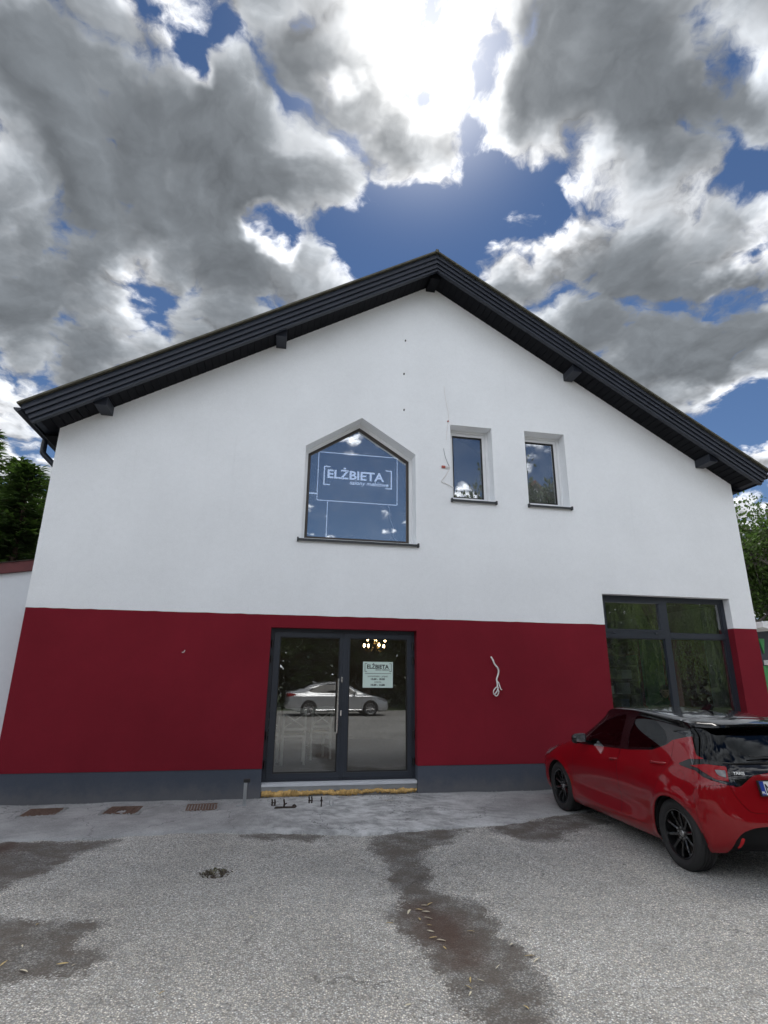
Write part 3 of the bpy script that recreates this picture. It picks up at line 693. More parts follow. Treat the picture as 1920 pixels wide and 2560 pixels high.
def ground():
    g = MB(); R_ = 900; g.add([(-R_, -R_, -.05), (R_, -R_, -.05), (R_, R_, -.05), (-R_, R_, -.05)], [(0, 1, 2, 3)])
    tag(g.build('ground', M['far_ground']), kind='structure')
    # the yard: fine near the camera, coarse beyond
    xs = np.concatenate([np.linspace(-26, -5, 22)[:-1], np.arange(-5, 7.0, .06), np.linspace(7.0, 34, 28)])
    ys = np.concatenate([np.linspace(-21.0, -9, 13)[:-1], np.arange(-9, 0.2, .06), np.linspace(0.22, 16, 10)])
    GX, GY = np.meshgrid(xs, ys); P_ = np.column_stack([GX.ravel(), GY.ravel()])
    near = (P_[:, 0] > -5) & (P_[:, 0] < 7) & (P_[:, 1] > -9)
    sd = np.full(len(P_), 1.5)
    for L in (ST_A, ST_B, ST_C, ST_D, ST_E): sd[near] = np.minimum(sd[near], poly_sd(P_[near], L))
    cr = np.full(len(P_), 1.5); cr[near] = np.minimum(poly_sd(P_[near], ST_CORE), poly_sd(P_[near], [(-4.5, -1.75), (-2.35, -1.8), (-2.3, -2.1), (-4.5, -2.3)]))
    x, y = P_.T
    z = 0.012*np.sin(x*.9+1)*np.sin(y*.7)+0.006*np.sin(x*2.3+y*1.7)+0.003*np.sin(5.1*x-3.7*y)
    z -= 0.030*np.exp(-((x-1.3)/.35)**2)*np.clip((-y-2.2)/1.0, 0, 1)       # the shallow gully
    z *= np.clip((-y-.2)/1.5, 0, 1)*np.clip((y+10)/2, 0, 1)
    hx, hy, rx, ry = HOLE; q = np.hypot((x-hx)/rx, (y-hy)/ry); z -= 0.035*np.clip(1.3-q, 0, 1)
    nx, ny = len(xs), len(ys)
    idx = np.arange(nx*ny).reshape(ny, nx)
    F_ = np.stack([idx[:-1, :-1], idx[:-1, 1:], idx[1:, 1:], idx[1:, :-1]], -1).reshape(-1, 4)
    me = bpy.data.meshes.new('asphalt_yard'); me.from_pydata(np.column_stack([P_, z]).tolist(), [], F_.tolist())
    for nm, a in (('stain', sd), ('core', cr)):
        at = me.attributes.new(nm, 'FLOAT', 'POINT'); at.data.foreach_set('value', a.astype(np.float32))
    me.materials.append(M['asphalt']); me.polygons.foreach_set('use_smooth', [True]*len(me.polygons))
    o = bpy.data.objects.new('asphalt_yard', me); link(o); tag(o, kind='structure')
    # cement apron along the wall with a broken edge
    rnd = random.Random(3); e = []
    for i in range(len(APRON)-1):
        a, b = APRON[i], APRON[i+1]; n = max(2, int(math.hypot(b[0]-a[0], b[1]-a[1])/.05))
        for k in range(n):
            t = k/n; e.append((a[0]+(b[0]-a[0])*t+rnd.uniform(-.012, .012), a[1]+(b[1]-a[1])*t+.02*math.sin(i*7+t*6)+rnd.uniform(-.016, .016)))
    bm = bmesh.new(); rows = []
    for (px, py) in e:
        r = []
        for k in range(13):
            t = k/12; yy = py+(0.03-py)*t; xx = px
            zz = 0.016+0.006*math.sin(xx*3+yy*5)+0.004*math.sin(xx*9.1-yy*7) if k else 0.012+rnd.uniform(-.004, .004)
            # the chipped hollow right of the door
            hq = math.hypot((xx-1.62)/.55, (yy+0.34)/.12); zz -= .016*max(0, 1.2-hq)
            r.append(bm.verts.new((xx, yy, zz)))
        r.insert(0, bm.verts.new((px, py-.012, -.03)))
        rows.append(r)
    for i in range(len(rows)-1):
        for k in range(13): bm.faces.new((rows[i][k], rows[i+1][k], rows[i+1][k+1], rows[i][k+1]))
    me = bpy.data.meshes.new('cement_apron'); bm.to_mesh(me); bm.free(); me.materials.append(M['apron_cement'])
    me.polygons.foreach_set('use_smooth', [True]*len(me.polygons)); o = bpy.data.objects.new('cement_apron', me); link(o); tag(o, kind='structure')
    for nm, q, z_, mt in (('lawn', (-80, 90, -40, -21.0), -.03, 'grass_ground'), ('road', (-90, 120, -70, -52), -.035, 'road_grey')):
        g = MB(); g.add([(q[0], q[2], z_), (q[1], q[2], z_), (q[1], q[3], z_), (q[0], q[3], z_)], [(0, 1, 2, 3)]); tag(g.build(nm, M[mt]), kind='structure')
ground()

# ------------------------------------------------------------------ cars: a splined shell cut into panels
def nat_spline(Y, t):
    """natural cubic spline through Y (n, ...) at integer knots, evaluated at t"""
    n = len(Y); A = np.zeros((n, n)); R_ = np.zeros_like(Y)
    A[0, 0] = A[-1, -1] = 1
    for i in range(1, n-1):
        A[i, i-1:i+2] = (1, 4, 1); R_[i] = 6*(Y[i-1]-2*Y[i]+Y[i+1])
    Mm = np.linalg.solve(A, R_.reshape(n, -1)).reshape(Y.shape)
    i = np.clip(t.astype(int), 0, n-2); f = (t-i); sh = (-1,)+(1,)*(Y.ndim-1); f = f.reshape(sh); g = 1-f
    return g*Y[i]+f*Y[i+1]+((g**3-g)*Mm[i]+(f**3-f)*Mm[i+1])/6
def shell_grid(ctrl, nu=8, nv=7):
    C = np.array(ctrl, float)
    u = np.linspace(0, C.shape[0]-1, (C.shape[0]-1)*nu+1); v = np.linspace(0, C.shape[1]-1, (C.shape[1]-1)*nv+1)
    G = nat_spline(C, u); G = np.swapaxes(nat_spline(np.swapaxes(G, 0, 1), v), 0, 1)
    G[0, :, 1] = 0; G[-1, :, 1] = 0; G[:, -1, 1] = 0
    return G, u, v
class Skin:
    """triangles with positions, normals and scalar fields; clip() splits along a field"""
    def __init__(s, V, N, A, T): s.V, s.N, s.A, s.T = V, N, A, T
    def split(s, F):
        """F per vertex; returns (inside F<0, outside)"""
        V, N, A, T = s.V, s.N, s.A, s.T
        f = F[T]; neg = (f < 0).sum(1)
        ins, out, cut = T[neg == 3], T[neg == 0], T[(neg > 0) & (neg < 3)]
        nv = [V]; nn = [N]; na = [A]; cnt = len(V); cache = {}; add_v = []; add_n = []; add_a = []
        ti, to = [], []
        for t in cut:
            def edge(i, j):
                nonlocal cnt
                k = (i, j) if i < j else (j, i)
                if k not in cache:
                    w = F[k[0]]/(F[k[0]]-F[k[1]])
                    add_v.append(V[k[0]]*(1-w)+V[k[1]]*w); q = N[k[0]]*(1-w)+N[k[1]]*w
                    add_n.append(q/np.linalg.norm(q)); add_a.append(A[k[0]]*(1-w)+A[k[1]]*w)
                    cache[k] = cnt; cnt += 1
                return cache[k]
            sg = [F[i] < 0 for i in t]; single = sg.index(True) if sum(sg) == 1 else sg.index(False)
            a, b, c = t[single], t[(single+1) % 3], t[(single+2) % 3]
            ab, ac = edge(a, b), edge(a, c)
            one, two = (ti, to) if sum(sg) == 1 else (to, ti)
            one.append((a, ab, ac)); two += [(ab, b, c), (ab, c, ac)]
        if add_v: nv.append(np.array(add_v)); nn.append(np.array(add_n)); na.append(np.array(add_a))
        V2, N2, A2 = np.concatenate(nv), np.concatenate(nn), np.concatenate(na)
        mk = lambda base, ex: Skin(V2, N2, A2, np.concatenate([base, np.array(ex, int).reshape(-1, 3)]).astype(int))
        return mk(ins, ti), mk(out, to)
    def compact(s):
        use = np.unique(s.T); m = np.full(len(s.V), -1); m[use] = np.arange(len(use))
        return Skin(s.V[use], s.N[use], s.A[use], m[s.T])
    def mesh(s, name, mat, thick=0.0, push=0.0, both=False):
        q = s.compact(); V = q.V+q.N*push; N = q.N; T = q.T
        if both:                                                      # the right-hand twin too
            n = len(V); V = np.concatenate([V, V*[1, -1, 1]]); N = np.concatenate([N, N*[1, -1, 1]]); T = np.concatenate([T, T[:, ::-1]+n])
        me = bpy.data.meshes.new(name); me.from_pydata(V.tolist(), [], T.tolist())
        me.polygons.foreach_set('use_smooth', [True]*len(T)); me.materials.append(mat); me.update()
        me.normals_split_custom_set_from_vertices([tuple(x) for x in N])
        if thick:
            pass
        return me
    def part(s, name, mat, parent, push=0.0, both=False):
        if len(s.T) == 0: return None
        return link(bpy.data.objects.new(name, s.mesh(name, mat, 0, push, both)), parent)
    def mirrored(s): return Skin(s.V*[1, -1, 1], s.N*[1, -1, 1], s.A*[1]*1, s.T[:, ::-1])
def make_skin(ctrl, nu, nv, sculpt=None):
    G, u, v = shell_grid(ctrl, nu, nv)
    if sculpt is not None: G = sculpt(G)
    du = np.gradient(G, axis=0); dv = np.gradient(G, axis=1)
    N = np.cross(du, dv); 
    L = np.linalg.norm(N, axis=2, keepdims=True); N = N/np.maximum(L, 1e-9)
    if (N[..., 1]*(G[..., 1] > .3)).sum() < 0: N = -N
    N[0, :, 1] = 0; N[-1, :, 1] = 0; N[:, -1, 1] = 0; N[:, -1] = N[:, -2]*[1, 0, 1]
    N = N/np.maximum(np.linalg.norm(N, axis=2, keepdims=True), 1e-9)
    nu_, nv_ = G.shape[:2]; idx = np.arange(nu_*nv_).reshape(nu_, nv_)
    a, b, c, d = idx[:-1, :-1].ravel(), idx[1:, :-1].ravel(), idx[1:, 1:].ravel(), idx[:-1, 1:].ravel()
    T = np.concatenate([np.stack([a, b, c], 1), np.stack([a, c, d], 1)])
    tri = G.reshape(-1, 3)[T]; fn = np.cross(tri[:, 1]-tri[:, 0], tri[:, 2]-tri[:, 0]); nn = N.reshape(-1, 3)[T].mean(1)
    fl = (fn*nn).sum(1) < 0; T[fl] = T[fl][:, ::-1]
    UU, VV = np.meshgrid(u, v, indexing='ij')
    return Skin(G.reshape(-1, 3), N.reshape(-1, 3), np.column_stack([UU.ravel(), VV.ravel()]), T)
def pf(pts, poly, axes=(0, 2)): return poly_sd(pts[:, axes], poly)

HATCH = [
 [(-.50,0,.27),(-.575,0,.36),(-.60,0,.52),(-.575,0,.68),(-.545,0,.84),(-.50,0,.97),(-.37,0,1.17),(-.215,0,1.365),(-.02,0,1.455),(.50,0,1.495)],
 [(-.485,.38,.27),(-.56,.38,.36),(-.585,.38,.52),(-.56,.38,.68),(-.53,.38,.84),(-.485,.36,.97),(-.355,.34,1.17),(-.20,.31,1.36),(0,.28,1.45),(.52,0,1.495)],
 [(-.43,.60,.27),(-.50,.63,.36),(-.53,.64,.52),(-.51,.65,.68),(-.485,.655,.84),(-.44,.62,.97),(-.315,.555,1.17),(-.165,.50,1.35),(.03,.44,1.44),(.56,0,1.495)],
 [(-.33,.74,.25),(-.385,.775,.35),(-.41,.79,.52),(-.40,.80,.68),(-.385,.79,.84),(-.345,.745,.97),(-.235,.655,1.17),(-.085,.575,1.345),(.10,.505,1.435),(.62,0,1.495)],
 [(-.17,.78,.22),(-.20,.825,.33),(-.215,.85,.52),(-.21,.855,.68),(-.20,.835,.84),(-.17,.785,.97),(-.08,.69,1.17),(.05,.60,1.345),(.20,.525,1.44),(.70,0,1.495)],
 [(.15,.78,.19),(.14,.835,.31),(.13,.865,.52),(.13,.872,.68),(.14,.845,.84),(.16,.79,.97),(.21,.70,1.18),(.30,.605,1.37),(.40,.53,1.45),(.82,0,1.498)],
 [(.60,.78,.18),(.60,.825,.28),(.60,.85,.48),(.60,.855,.67),(.60,.838,.84),(.61,.79,.965),(.64,.70,1.20),(.68,.61,1.40),(.72,.535,1.465),(.95,0,1.50)],
 [(1.1,.78,.18),(1.1,.825,.28),(1.1,.845,.48),(1.1,.85,.66),(1.1,.838,.83),(1.1,.79,.955),(1.1,.70,1.20),(1.1,.612,1.41),(1.1,.535,1.47),(1.08,0,1.50)],
 [(1.65,.78,.18),(1.65,.825,.28),(1.65,.845,.48),(1.65,.85,.66),(1.65,.838,.82),(1.65,.79,.945),(1.60,.70,1.18),(1.42,.612,1.395),(1.36,.535,1.455),(1.22,0,1.495)],
 [(2.15,.78,.18),(2.15,.825,.28),(2.15,.845,.48),(2.15,.85,.65),(2.15,.835,.81),(2.12,.785,.93),(1.95,.705,1.08),(1.62,.60,1.31),(1.55,.50,1.40),(1.36,0,1.475)],
 [(2.55,.77,.20),(2.55,.83,.30),(2.55,.86,.48),(2.55,.865,.65),(2.54,.83,.80),(2.50,.74,.90),(2.30,.66,.985),(1.95,.52,1.16),(1.75,.42,1.30),(1.50,0,1.45)],
 [(2.95,.75,.21),(2.95,.81,.31),(2.96,.835,.48),(2.96,.83,.64),(2.93,.77,.77),(2.83,.62,.855),(2.52,.52,.935),(2.18,.42,1.05),(1.92,.34,1.22),(1.62,0,1.405)],
 [(3.18,.60,.21),(3.22,.66,.31),(3.24,.67,.48),(3.22,.655,.63),(3.13,.59,.745),(2.95,.44,.835),(2.58,.36,.935),(2.25,.29,1.04),(1.97,.23,1.21),(1.66,0,1.395)],
 [(3.28,.32,.20),(3.33,.35,.31),(3.345,.36,.48),(3.325,.35,.63),(3.21,.31,.745),(2.99,.23,.84),(2.60,.19,.94),(2.28,.15,1.04),(2.0,.12,1.21),(1.68,0,1.39)],
 [(3.30,0,.20),(3.345,0,.31),(3.35,0,.48),(3.335,0,.63),(3.22,0,.745),(3.0,0,.845),(2.61,0,.945),(2.29,0,1.04),(2.01,0,1.21),(1.69,0,1.39)],
]
CAR_LOC = (4.455, -3.58, 0.0); CAR_RZ = math.radians(90-2.0); CAR_SC = 0.93

def hatch_sculpt(G):
    x, y, z = G[..., 0].copy(), G[..., 1].copy(), G[..., 2].copy()
    z = z*0.957
    k = np.clip((0.9-x)/1.3, 0, 1)*np.clip((z-.95)/.35, 0, 1); z = z-0.045*k
    side = np.clip((y-.55)/.2, 0, 1)
    # haunch over the rear wheel and a flare round both arches
    y = y+side*0.028*np.exp(-((x-.02)/.36)**2-((z-.66)/.16)**2)
    for ax in (0.0, 2.56):
        r = np.hypot(x-ax, z-.305); y = y+side*0.016*np.exp(-((r-.37)/.055)**2)
    # hollow lower doors with a sill below
    y = y-side*0.030*np.exp(-((x-1.25)/.75)**2-((z-.44)/.11)**2)
    y = y+side*0.014*np.exp(-((x-1.25)/.9)**2-((z-.25)/.06)**2)
    G = np.stack([x, y, z], -1); return G
def car_paint(name, c, metal=0.35, rough=0.38, flake=0.10):
    m, nt, b = material(name); co = ocoord(nt)
    k = voronoi(nt, co, 900.0, out='Color'); r, g, bl = sep(nt, k)
    setc(nt, b, 'Base Color', vmath(nt, 'SCALE', c, scale=r*flake+(1.0-flake/2)))
    b.inputs['Specular IOR Level'].default_value = 0.08; b.inputs['Metallic'].default_value = metal; b.inputs['Roughness'].default_value = rough
    b.inputs['Coat Weight'].default_value = 1.0; b.inputs['Coat Roughness'].default_value = 0.02
    d = noise(nt, wcoord(nt), 3.0, 5, 0.65)
    setc(nt, b, 'Coat Roughness', d.smooth(0.35, 0.75, 0.01, 0.06)); M[name] = m; return m
car_paint('paint_red', (0.24, 0.0020, 0.0065), 0.0, 0.42, 0.05)
car_paint('paint_silver', (0.52, 0.53, 0.55), 0.6, 0.30)
car_paint('paint_dark', (0.03, 0.035, 0.035), 0.3, 0.35)
car_paint('gloss_black', (0.006, 0.006, 0.007), 0.0, 0.25, 0.0)
simple('trim_black', (0.012, 0.012, 0.013), 0.5)
simple('car_inside', (0.015, 0.015, 0.016), 0.85)
simple('seat_cloth', (0.03, 0.03, 0.034), 0.9)
simple('tyre', (0.018, 0.018, 0.019), 0.72, 0.0, 0.25, 20.0)
simple('rim_black', (0.010, 0.010, 0.011), 0.22, 0.0, 0.1, coat=0.6)
simple('rim_silver', (0.55, 0.55, 0.56), 0.3, 0.9, 0.05)
simple('lug', (0.45, 0.45, 0.45), 0.3, 1.0)
simple('lens_red', (0.26, 0.004, 0.008), 0.12, 0.0, 0.0, spec=0.4)
simple('lens_clear', (0.16, 0.16, 0.17), 0.15, 0.0, 0.1, 40.0, coat=0.8)
simple('reflector_red', (0.50, 0.010, 0.015), 0.2, 0.0, 0.0)
simple('plate_white', (0.75, 0.76, 0.76), 0.4, 0.0, 0.0)
simple('plate_blue', (0.01, 0.04, 0.30), 0.4, 0.0, 0.0)
simple('chrome', (0.7, 0.7, 0.72), 0.12, 1.0, 0.0)
glass('car_glass', 0.0, (0.14, 0.15, 0.15), fres=0.8)
glass('car_glass_dark', 0.0, (0.03, 0.03, 0.035), fres=0.9)
glass('car_glass_front', 0.03, (0.45, 0.47, 0.46))
WHEELS = {}
def wheel_meshes(kind, R_, W_):
    if (kind, R_) in WHEELS: return WHEELS[(kind, R_)]
    ax = lambda p: (p[0], p[2], p[1])                      # axis along y, outer face at +y
    t = MB(); rr = R_*0.69; w = W_/2
    prof = [(rr, -w+.015), (rr+.03, -w+.002), (R_-.05, -w-.004), (R_-.018, -w+.012), (R_-.004, -w+.03)]
    for g in (-.045, -.015, .015, .045):
        prof += [(R_, g-.009), (R_-.008, g-.005), (R_-.008, g+.005), (R_, g+.009)]
    prof += [(R_-.004, w-.03), (R_-.018, w-.012), (R_-.05, w+.004), (rr+.03, w-.002), (rr+.006, w-.012), (rr, w-.018)]
    t.lathe(prof, 64, ax, cap=False); tyre = t.mesh('tyre', M['tyre'], 50)
    rim_mat = M['rim_black'] if kind == 'black' else M['rim_silver']
    r = MB()
    lip = [(rr+.004, w-.020), (rr-.004, w-.012), (rr-.016, w-.016), (rr-.020, w-.05), (rr-.03, -w+.03), (rr+.0, -w+.02)]
    n = 64; v = [ax((a*math.cos(2*math.pi*k/n), a*math.sin(2*math.pi*k/n), h)) for a, h in lip for k in range(n)]
    r.add(v, [(i*n+k, i*n+(k+1) % n, (i+1)*n+(k+1) % n, (i+1)*n+k) for i in range(len(lip)-1) for k in range(n)])
    ns = 10
    for k in range(ns):
        a = 2*math.pi*(k+.25)/ns
        # a tapered, slightly dished spoke
        for side in (0,):
            P_ = []
            for rad, hw, h, th in ((.035, .016, w-.052, .03), (.10, .0125, w-.040, .026), (rr*.75, .0115, w-.030, .022), (rr-.012, .019, w-.030, .02)):
                c, s = math.cos(a), math.sin(a)
                for o_, z_ in ((-hw, h-.006), (0, h), (hw, h-.006), (hw, h-th), (-hw, h-th)):
                    P_.append(ax((rad*c-o_*s, rad*s+o_*c, z_)))
            f = [(i*5+j, i*5+(j+1) % 5, (i+1)*5+(j+1) % 5, (i+1)*5+j) for i in range(3) for j in range(5)]
            r.add(P_, f)
    r.lathe([(.0, w-.05), (.062, w-.05), (.066, w-.058), (.066, w-.10), (0, w-.10)], 24, ax)
    rim = r.mesh('rim', rim_mat, 35)
    c = MB(); c.lathe([(0, w-.040), (.024, w-.042), (.029, w-.048), (.029, w-.055), (0, w-.055)], 20, ax)
    for k in range(5):
        a = 2*math.pi*(k+.5)/5; px, pz = .048*math.cos(a), .048*math.sin(a)
        c.lathe([(0, w-.038), (.0075, w-.040), (.0085, w-.055), (0, w-.055)], 8, lambda p, px=px, pz=pz: (p[0]+px, p[2], p[1]+pz))
    cap = c.mesh('lug_nuts', M['lug'], 35)
    d = MB(); d.lathe([(0, -.01), (rr-.045, -.01), (rr-.045, -.03), (0, -.03)], 32, ax); disc = d.mesh('brake_disc', M['rust_dark'], 35)
    WHEELS[(kind, R_)] = (tyre, rim, cap, disc); return WHEELS[(kind, R_)]
def put_wheel(root, x, y, R_, kind, W_=0.205, steer=0.0):
    ms = wheel_meshes(kind, R_, W_); s = 1 if y > 0 else -1
    o = link(bpy.data.objects.new('wheel', ms[1]), root); o.location = (x, y, R_); o.rotation_euler = (0, 0.4, (0 if s > 0 else math.pi)+steer)
    for nm, me in (('tyre', ms[0]), ('lug_nuts', ms[2]), ('brake_disc', ms[3])): link(bpy.data.objects.new(nm, me), o)
    return o
def tri_field(f1, f2): return np.maximum(f1, f2)
def interp(xs, pts):
    p = sorted(pts); return np.interp(xs, [a for a, b in p], [b for a, b in p])
class Cutter:
    """takes regions out of what is left of the shell"""
    def __init__(s, sk): s.rest = sk
    def take(s, field, gap=0.0):
        """field(skin) -> values; returns the inside; a gap leaves an open joint round it"""
        ins, out = s.rest.split(field(s.rest)); s.rest = out
        if gap:
            ins, _ = ins.split(field(ins)+gap)
        return ins
def add_part(sk, name, mat, root, push=0.0, left_only=False, label=None):
    """left piece and its right twin as separate parts; pieces that meet on the centre line are joined"""
    if len(sk.T) == 0: return None
    V = sk.V[np.unique(sk.T)]
    mid = (np.abs(V[:, 1]) < 1e-4).sum() > 2
    if mid: return sk.part(name, mat, root, push, both=True)
    o = sk.part(name, mat, root, push)
    if not left_only: sk.mirrored().part(name, mat, root, push)
    return o
def theta(V): return np.arctan2(V[:, 1], -(V[:, 0]-.3))*.85
def hatchback(name, label, cat, paint, loc, rz, scale, detail=True):
    root = tag(empty(name, loc, rz), label, cat); root.scale = (scale,)*3
    P_ = M[paint]; blk = M['gloss_black']
    sk = make_skin(HATCH, 12, 10, hatch_sculpt); C = Cutter(sk)
    FX = 2.50
    C.take(lambda s: np.hypot(s.V[:, 0]-.03, s.V[:, 2]-.300)-.340)
    C.take(lambda s: np.hypot(s.V[:, 0]-FX, s.V[:, 2]-.300)-.345)
    liner0 = C.rest
    XH = [(1.40, .12), (1.29, .045), (1.2, -.03), (1.033, -.19), (.985, -.30), (.9, -.62)]
    hatch = lambda s: s.V[:, 0]-interp(s.V[:, 2], XH)
    BLK = [(4, .88), (2.6, .955), (2.25, .945), (1.92, .915), (1.316, .942), (.858, .965), (.42, 1.012), (.216, 1.085), (.161, 1.135), (-.025, 1.185), (-.6, 1.24)]
    # side glass
    FW = [(1.78, .940), (1.71, 1.08), (1.465, 1.232), (1.24, 1.308), (1.05, 1.332), (1.025, .983)]
    RW = [(.868, .989), (.885, 1.133), (.852, 1.325), (.64, 1.338), (.462, 1.280), (.31, 1.205), (.218, 1.123), (.228, 1.095), (.278, 1.070), (.402, 1.035)]
    sidey = lambda s: .45-s.V[:, 1]
    fw = C.take(lambda s: np.maximum(pf(s.V, FW), sidey(s)), .004); rw = C.take(lambda s: np.maximum(np.maximum(pf(s.V, RW), sidey(s)), -hatch(s)), .004)
    add_part(fw, 'side_window', M['car_glass'], root, -.004); add_part(rw, 'rear_side_window', M['car_glass_dark'], root, -.004)
    # rear glass
    GL = [(-.2, 1.003), (.14, 1.003), (.535, .985), (.70, 1.012), (.73, 1.06), (.66, 1.30), (-.2, 1.30)]
    gl = C.take(lambda s: np.maximum(np.maximum(pf(s.V, GL, (1, 2)), hatch(s)+.030), s.V[:, 2]-1.275), .003)
    add_part(gl, 'rear_window', M['car_glass_dark'], root, -.003)
    # lamps and the black band between them
    LR = [(.873, .945), (.718, .976), (.572, .965), (.570, .845), (.654, .856), (.715, .893), (.78, .93)]
    LC = [(.663, .936), (.583, .934), (.586, .872), (.641, .892)]
    TL = [(1.013, .934), (.880, .996), (.736, 1.015), (.556, .990), (.540, .815), (.566, .815), (.654, .840), (.742, .868), (.801, .910)]
    pt_ = lambda s, L: np.maximum(poly_sd(np.column_stack([theta(s.V), s.V[:, 2]]), L), s.V[:, 0]-.05)
    lc = C.take(lambda s: pt_(s, LC), .002); lr = C.take(lambda s: pt_(s, LR), .002)
    ts = C.take(lambda s: pt_(s, TL), .0015)
    t1 = lr.part('tail_light', M['lens_red'], root, .004)
    lc.part('reversing_lens', M['lens_clear'], t1, .006); ts.part('lamp_surround', M['gloss_black'], t1, .001)
    t2 = lr.mirrored().part('tail_light', M['lens_red'], root, .004); lc.mirrored().part('reversing_lens', M['lens_clear'], t2, .006); ts.mirrored().part('lamp_surround', M['gloss_black'], t2, .001)
    GA = [(-.2, .996), (.14, .996), (.56, .985), (.60, .80), (.53, .813), (.46, .855), (.387, .895), (.22, .917), (-.2, .92)]
    ga = C.take(lambda s: np.maximum(pf(s.V, GA, (1, 2)), s.V[:, 0]+.2)); gob = add_part(ga, 'rear_garnish', M['gloss_black'], root, .003)
    DF = [(.70, .10), (.665, .33), (.655, .377), (.625, .425), (.591, .454), (.53, .478), (.467, .491), (.389, .497), (-.2, .50), (-.2, .1)]
    df = C.take(lambda s: np.maximum(pf(s.V, DF, (1, 2)), s.V[:, 0]+.25), .003)
    RF = [(.628, .290), (.614, .393), (.582, .401), (.603, .302)]
    rfl, df = df.split(np.maximum(pf(df.V, RF, (1, 2)), df.V[:, 0]+.25))
    add_part(df, 'rear_diffuser', M['trim_black'], root, -.022); add_part(rfl, 'rear_reflector', M['reflector_red'], root, -.012)
    # tailgate
    TG = [(-.2, .59), (.359, .592), (.50, .603), (.545, .64), (.607, .736), (.63, .804), (.70, .99), (-.2, .99)]
    tg = C.take(lambda s: np.maximum(pf(s.V, TG, (1, 2)), s.V[:, 0]+.2), .0035)
    add_part(tg, 'tailgate', P_, root)
    # everything dark above the waist line
    up = C.take(lambda s: interp(s.V[:, 0], BLK)-s.V[:, 2])
    ws_, up = up.split(np.maximum(np.maximum(9.75-up.A[:, 0], up.A[:, 1]-8.35), .62*0+np.abs(up.V[:, 1])-.68))
    hz_, up = up.split(np.maximum(np.maximum(pf(up.V, [(1.70, .9), (2.05, .9), (1.75, 1.16), (1.68, 1.14)]), .5-up.V[:, 1]), 0*up.V[:, 0]-1))
    add_part(ws_, 'windscreen', M['car_glass_front'], root, -.003)
    roofp, pil = up.split(np.maximum(1.345-up.V[:, 2]+np.abs(up.V[:, 1])*.0, np.abs(up.V[:, 1])-.575))
    add_part(roofp, 'roof', blk, root); add_part(pil, 'pillars', blk, root); add_part(hz_, 'quarter_panel', blk, root)
    # doors
    RD = [(1.004, 1.2), (1.004, .9), (1.018, .82), (1.0, .6), (1.02, .275), (.50, .275), (.478, .31), (.40, .45), (.267, .66), (.148, .858), (.085, .948), (.106, 1.05), (.15, 1.2)]
    FD = [(1.004, 1.2), (1.004, .9), (1.018, .82), (1.0, .6), (1.02, .275), (2.05, .275), (2.11, .33), (2.085, .5), (2.07, .69), (2.07, 1.2)]
    for L, hx, hz2 in ((FD, (1.16, 1.045), (.838, .846)), (RD, (.37, .18), (.905, .915))):
        dpart = C.take(lambda s: np.maximum(pf(s.V, L), .4-s.V[:, 1]), .0028)
        for sgn in (1, -1):
            o = (dpart if sgn > 0 else dpart.mirrored()).part('door', P_, root)
            if detail:
                h = MB(); y0 = .812 if hx[0] > .6 else .800
                pts = [(hx[0]+.02, sgn*(y0-.015), hz2[0]), (hx[0], sgn*(y0+.022), hz2[0]), ((hx[0]+hx[1])/2, sgn*(y0+.032), sum(hz2)/2), (hx[1], sgn*(y0+.020), hz2[1]), (hx[1]-.02, sgn*(y0-.015), hz2[1])]
                h.tube(spline(pts, 4), .011, 8); h.build('door_handle', P_, o, 60)
    ff = C.take(lambda s: np.maximum(np.hypot(s.V[:, 0]+.09, s.V[:, 2]-.80)-.086, .4-s.V[:, 1]), .002)
    ff.part('fuel_flap', P_, root)
    ff.mirrored().part('wing_patch', P_, root)
    # front lamp, grille
    HLP = [(2.62, .80), (2.80, .82), (3.2, .74), (3.3, .66), (3.05, .64), (2.78, .70)]
    hl = C.take(lambda s: np.maximum(pf(s.V, HLP), .28-s.V[:, 1])); add_part(hl, 'headlight', M['lens_clear'], root, .002)
    gr = C.take(lambda s: np.maximum(pf(s.V, [(-.2, .58), (.3, .58), (.56, .40), (.52, .22), (-.2, .22)], (1, 2)), 3.0-s.V[:, 0])); add_part(gr, 'grille', M['trim_black'], root, -.01)
    hd = C.take(lambda s: np.maximum(np.maximum(np.abs(s.V[:, 1])-.60, .78-s.V[:, 2]), 1.9-s.V[:, 0]), .002); add_part(hd, 'bonnet', P_, root)
    bp = C.take(lambda s: np.maximum(s.V[:, 0]-(-.30+.10*(s.V[:, 2]-.6)), s.V[:, 2]-.815+np.clip(s.V[:, 0]+.45, 0, 1)*.35), .0025)
    add_part(bp, 'rear_bumper', P_, root)
    add_part(C.rest, 'body', P_, root)
    # dark lining behind the joints and arches
    lo, _ = liner0.split(liner0.V[:, 2]-.90); add_part(lo, 'body_lining', M['car_inside'], root, -.022)
    f = MB(); f.box(-.30, 3.1, -.70, .70, .235, .26); f.build('underbody', M['car_inside'], root)
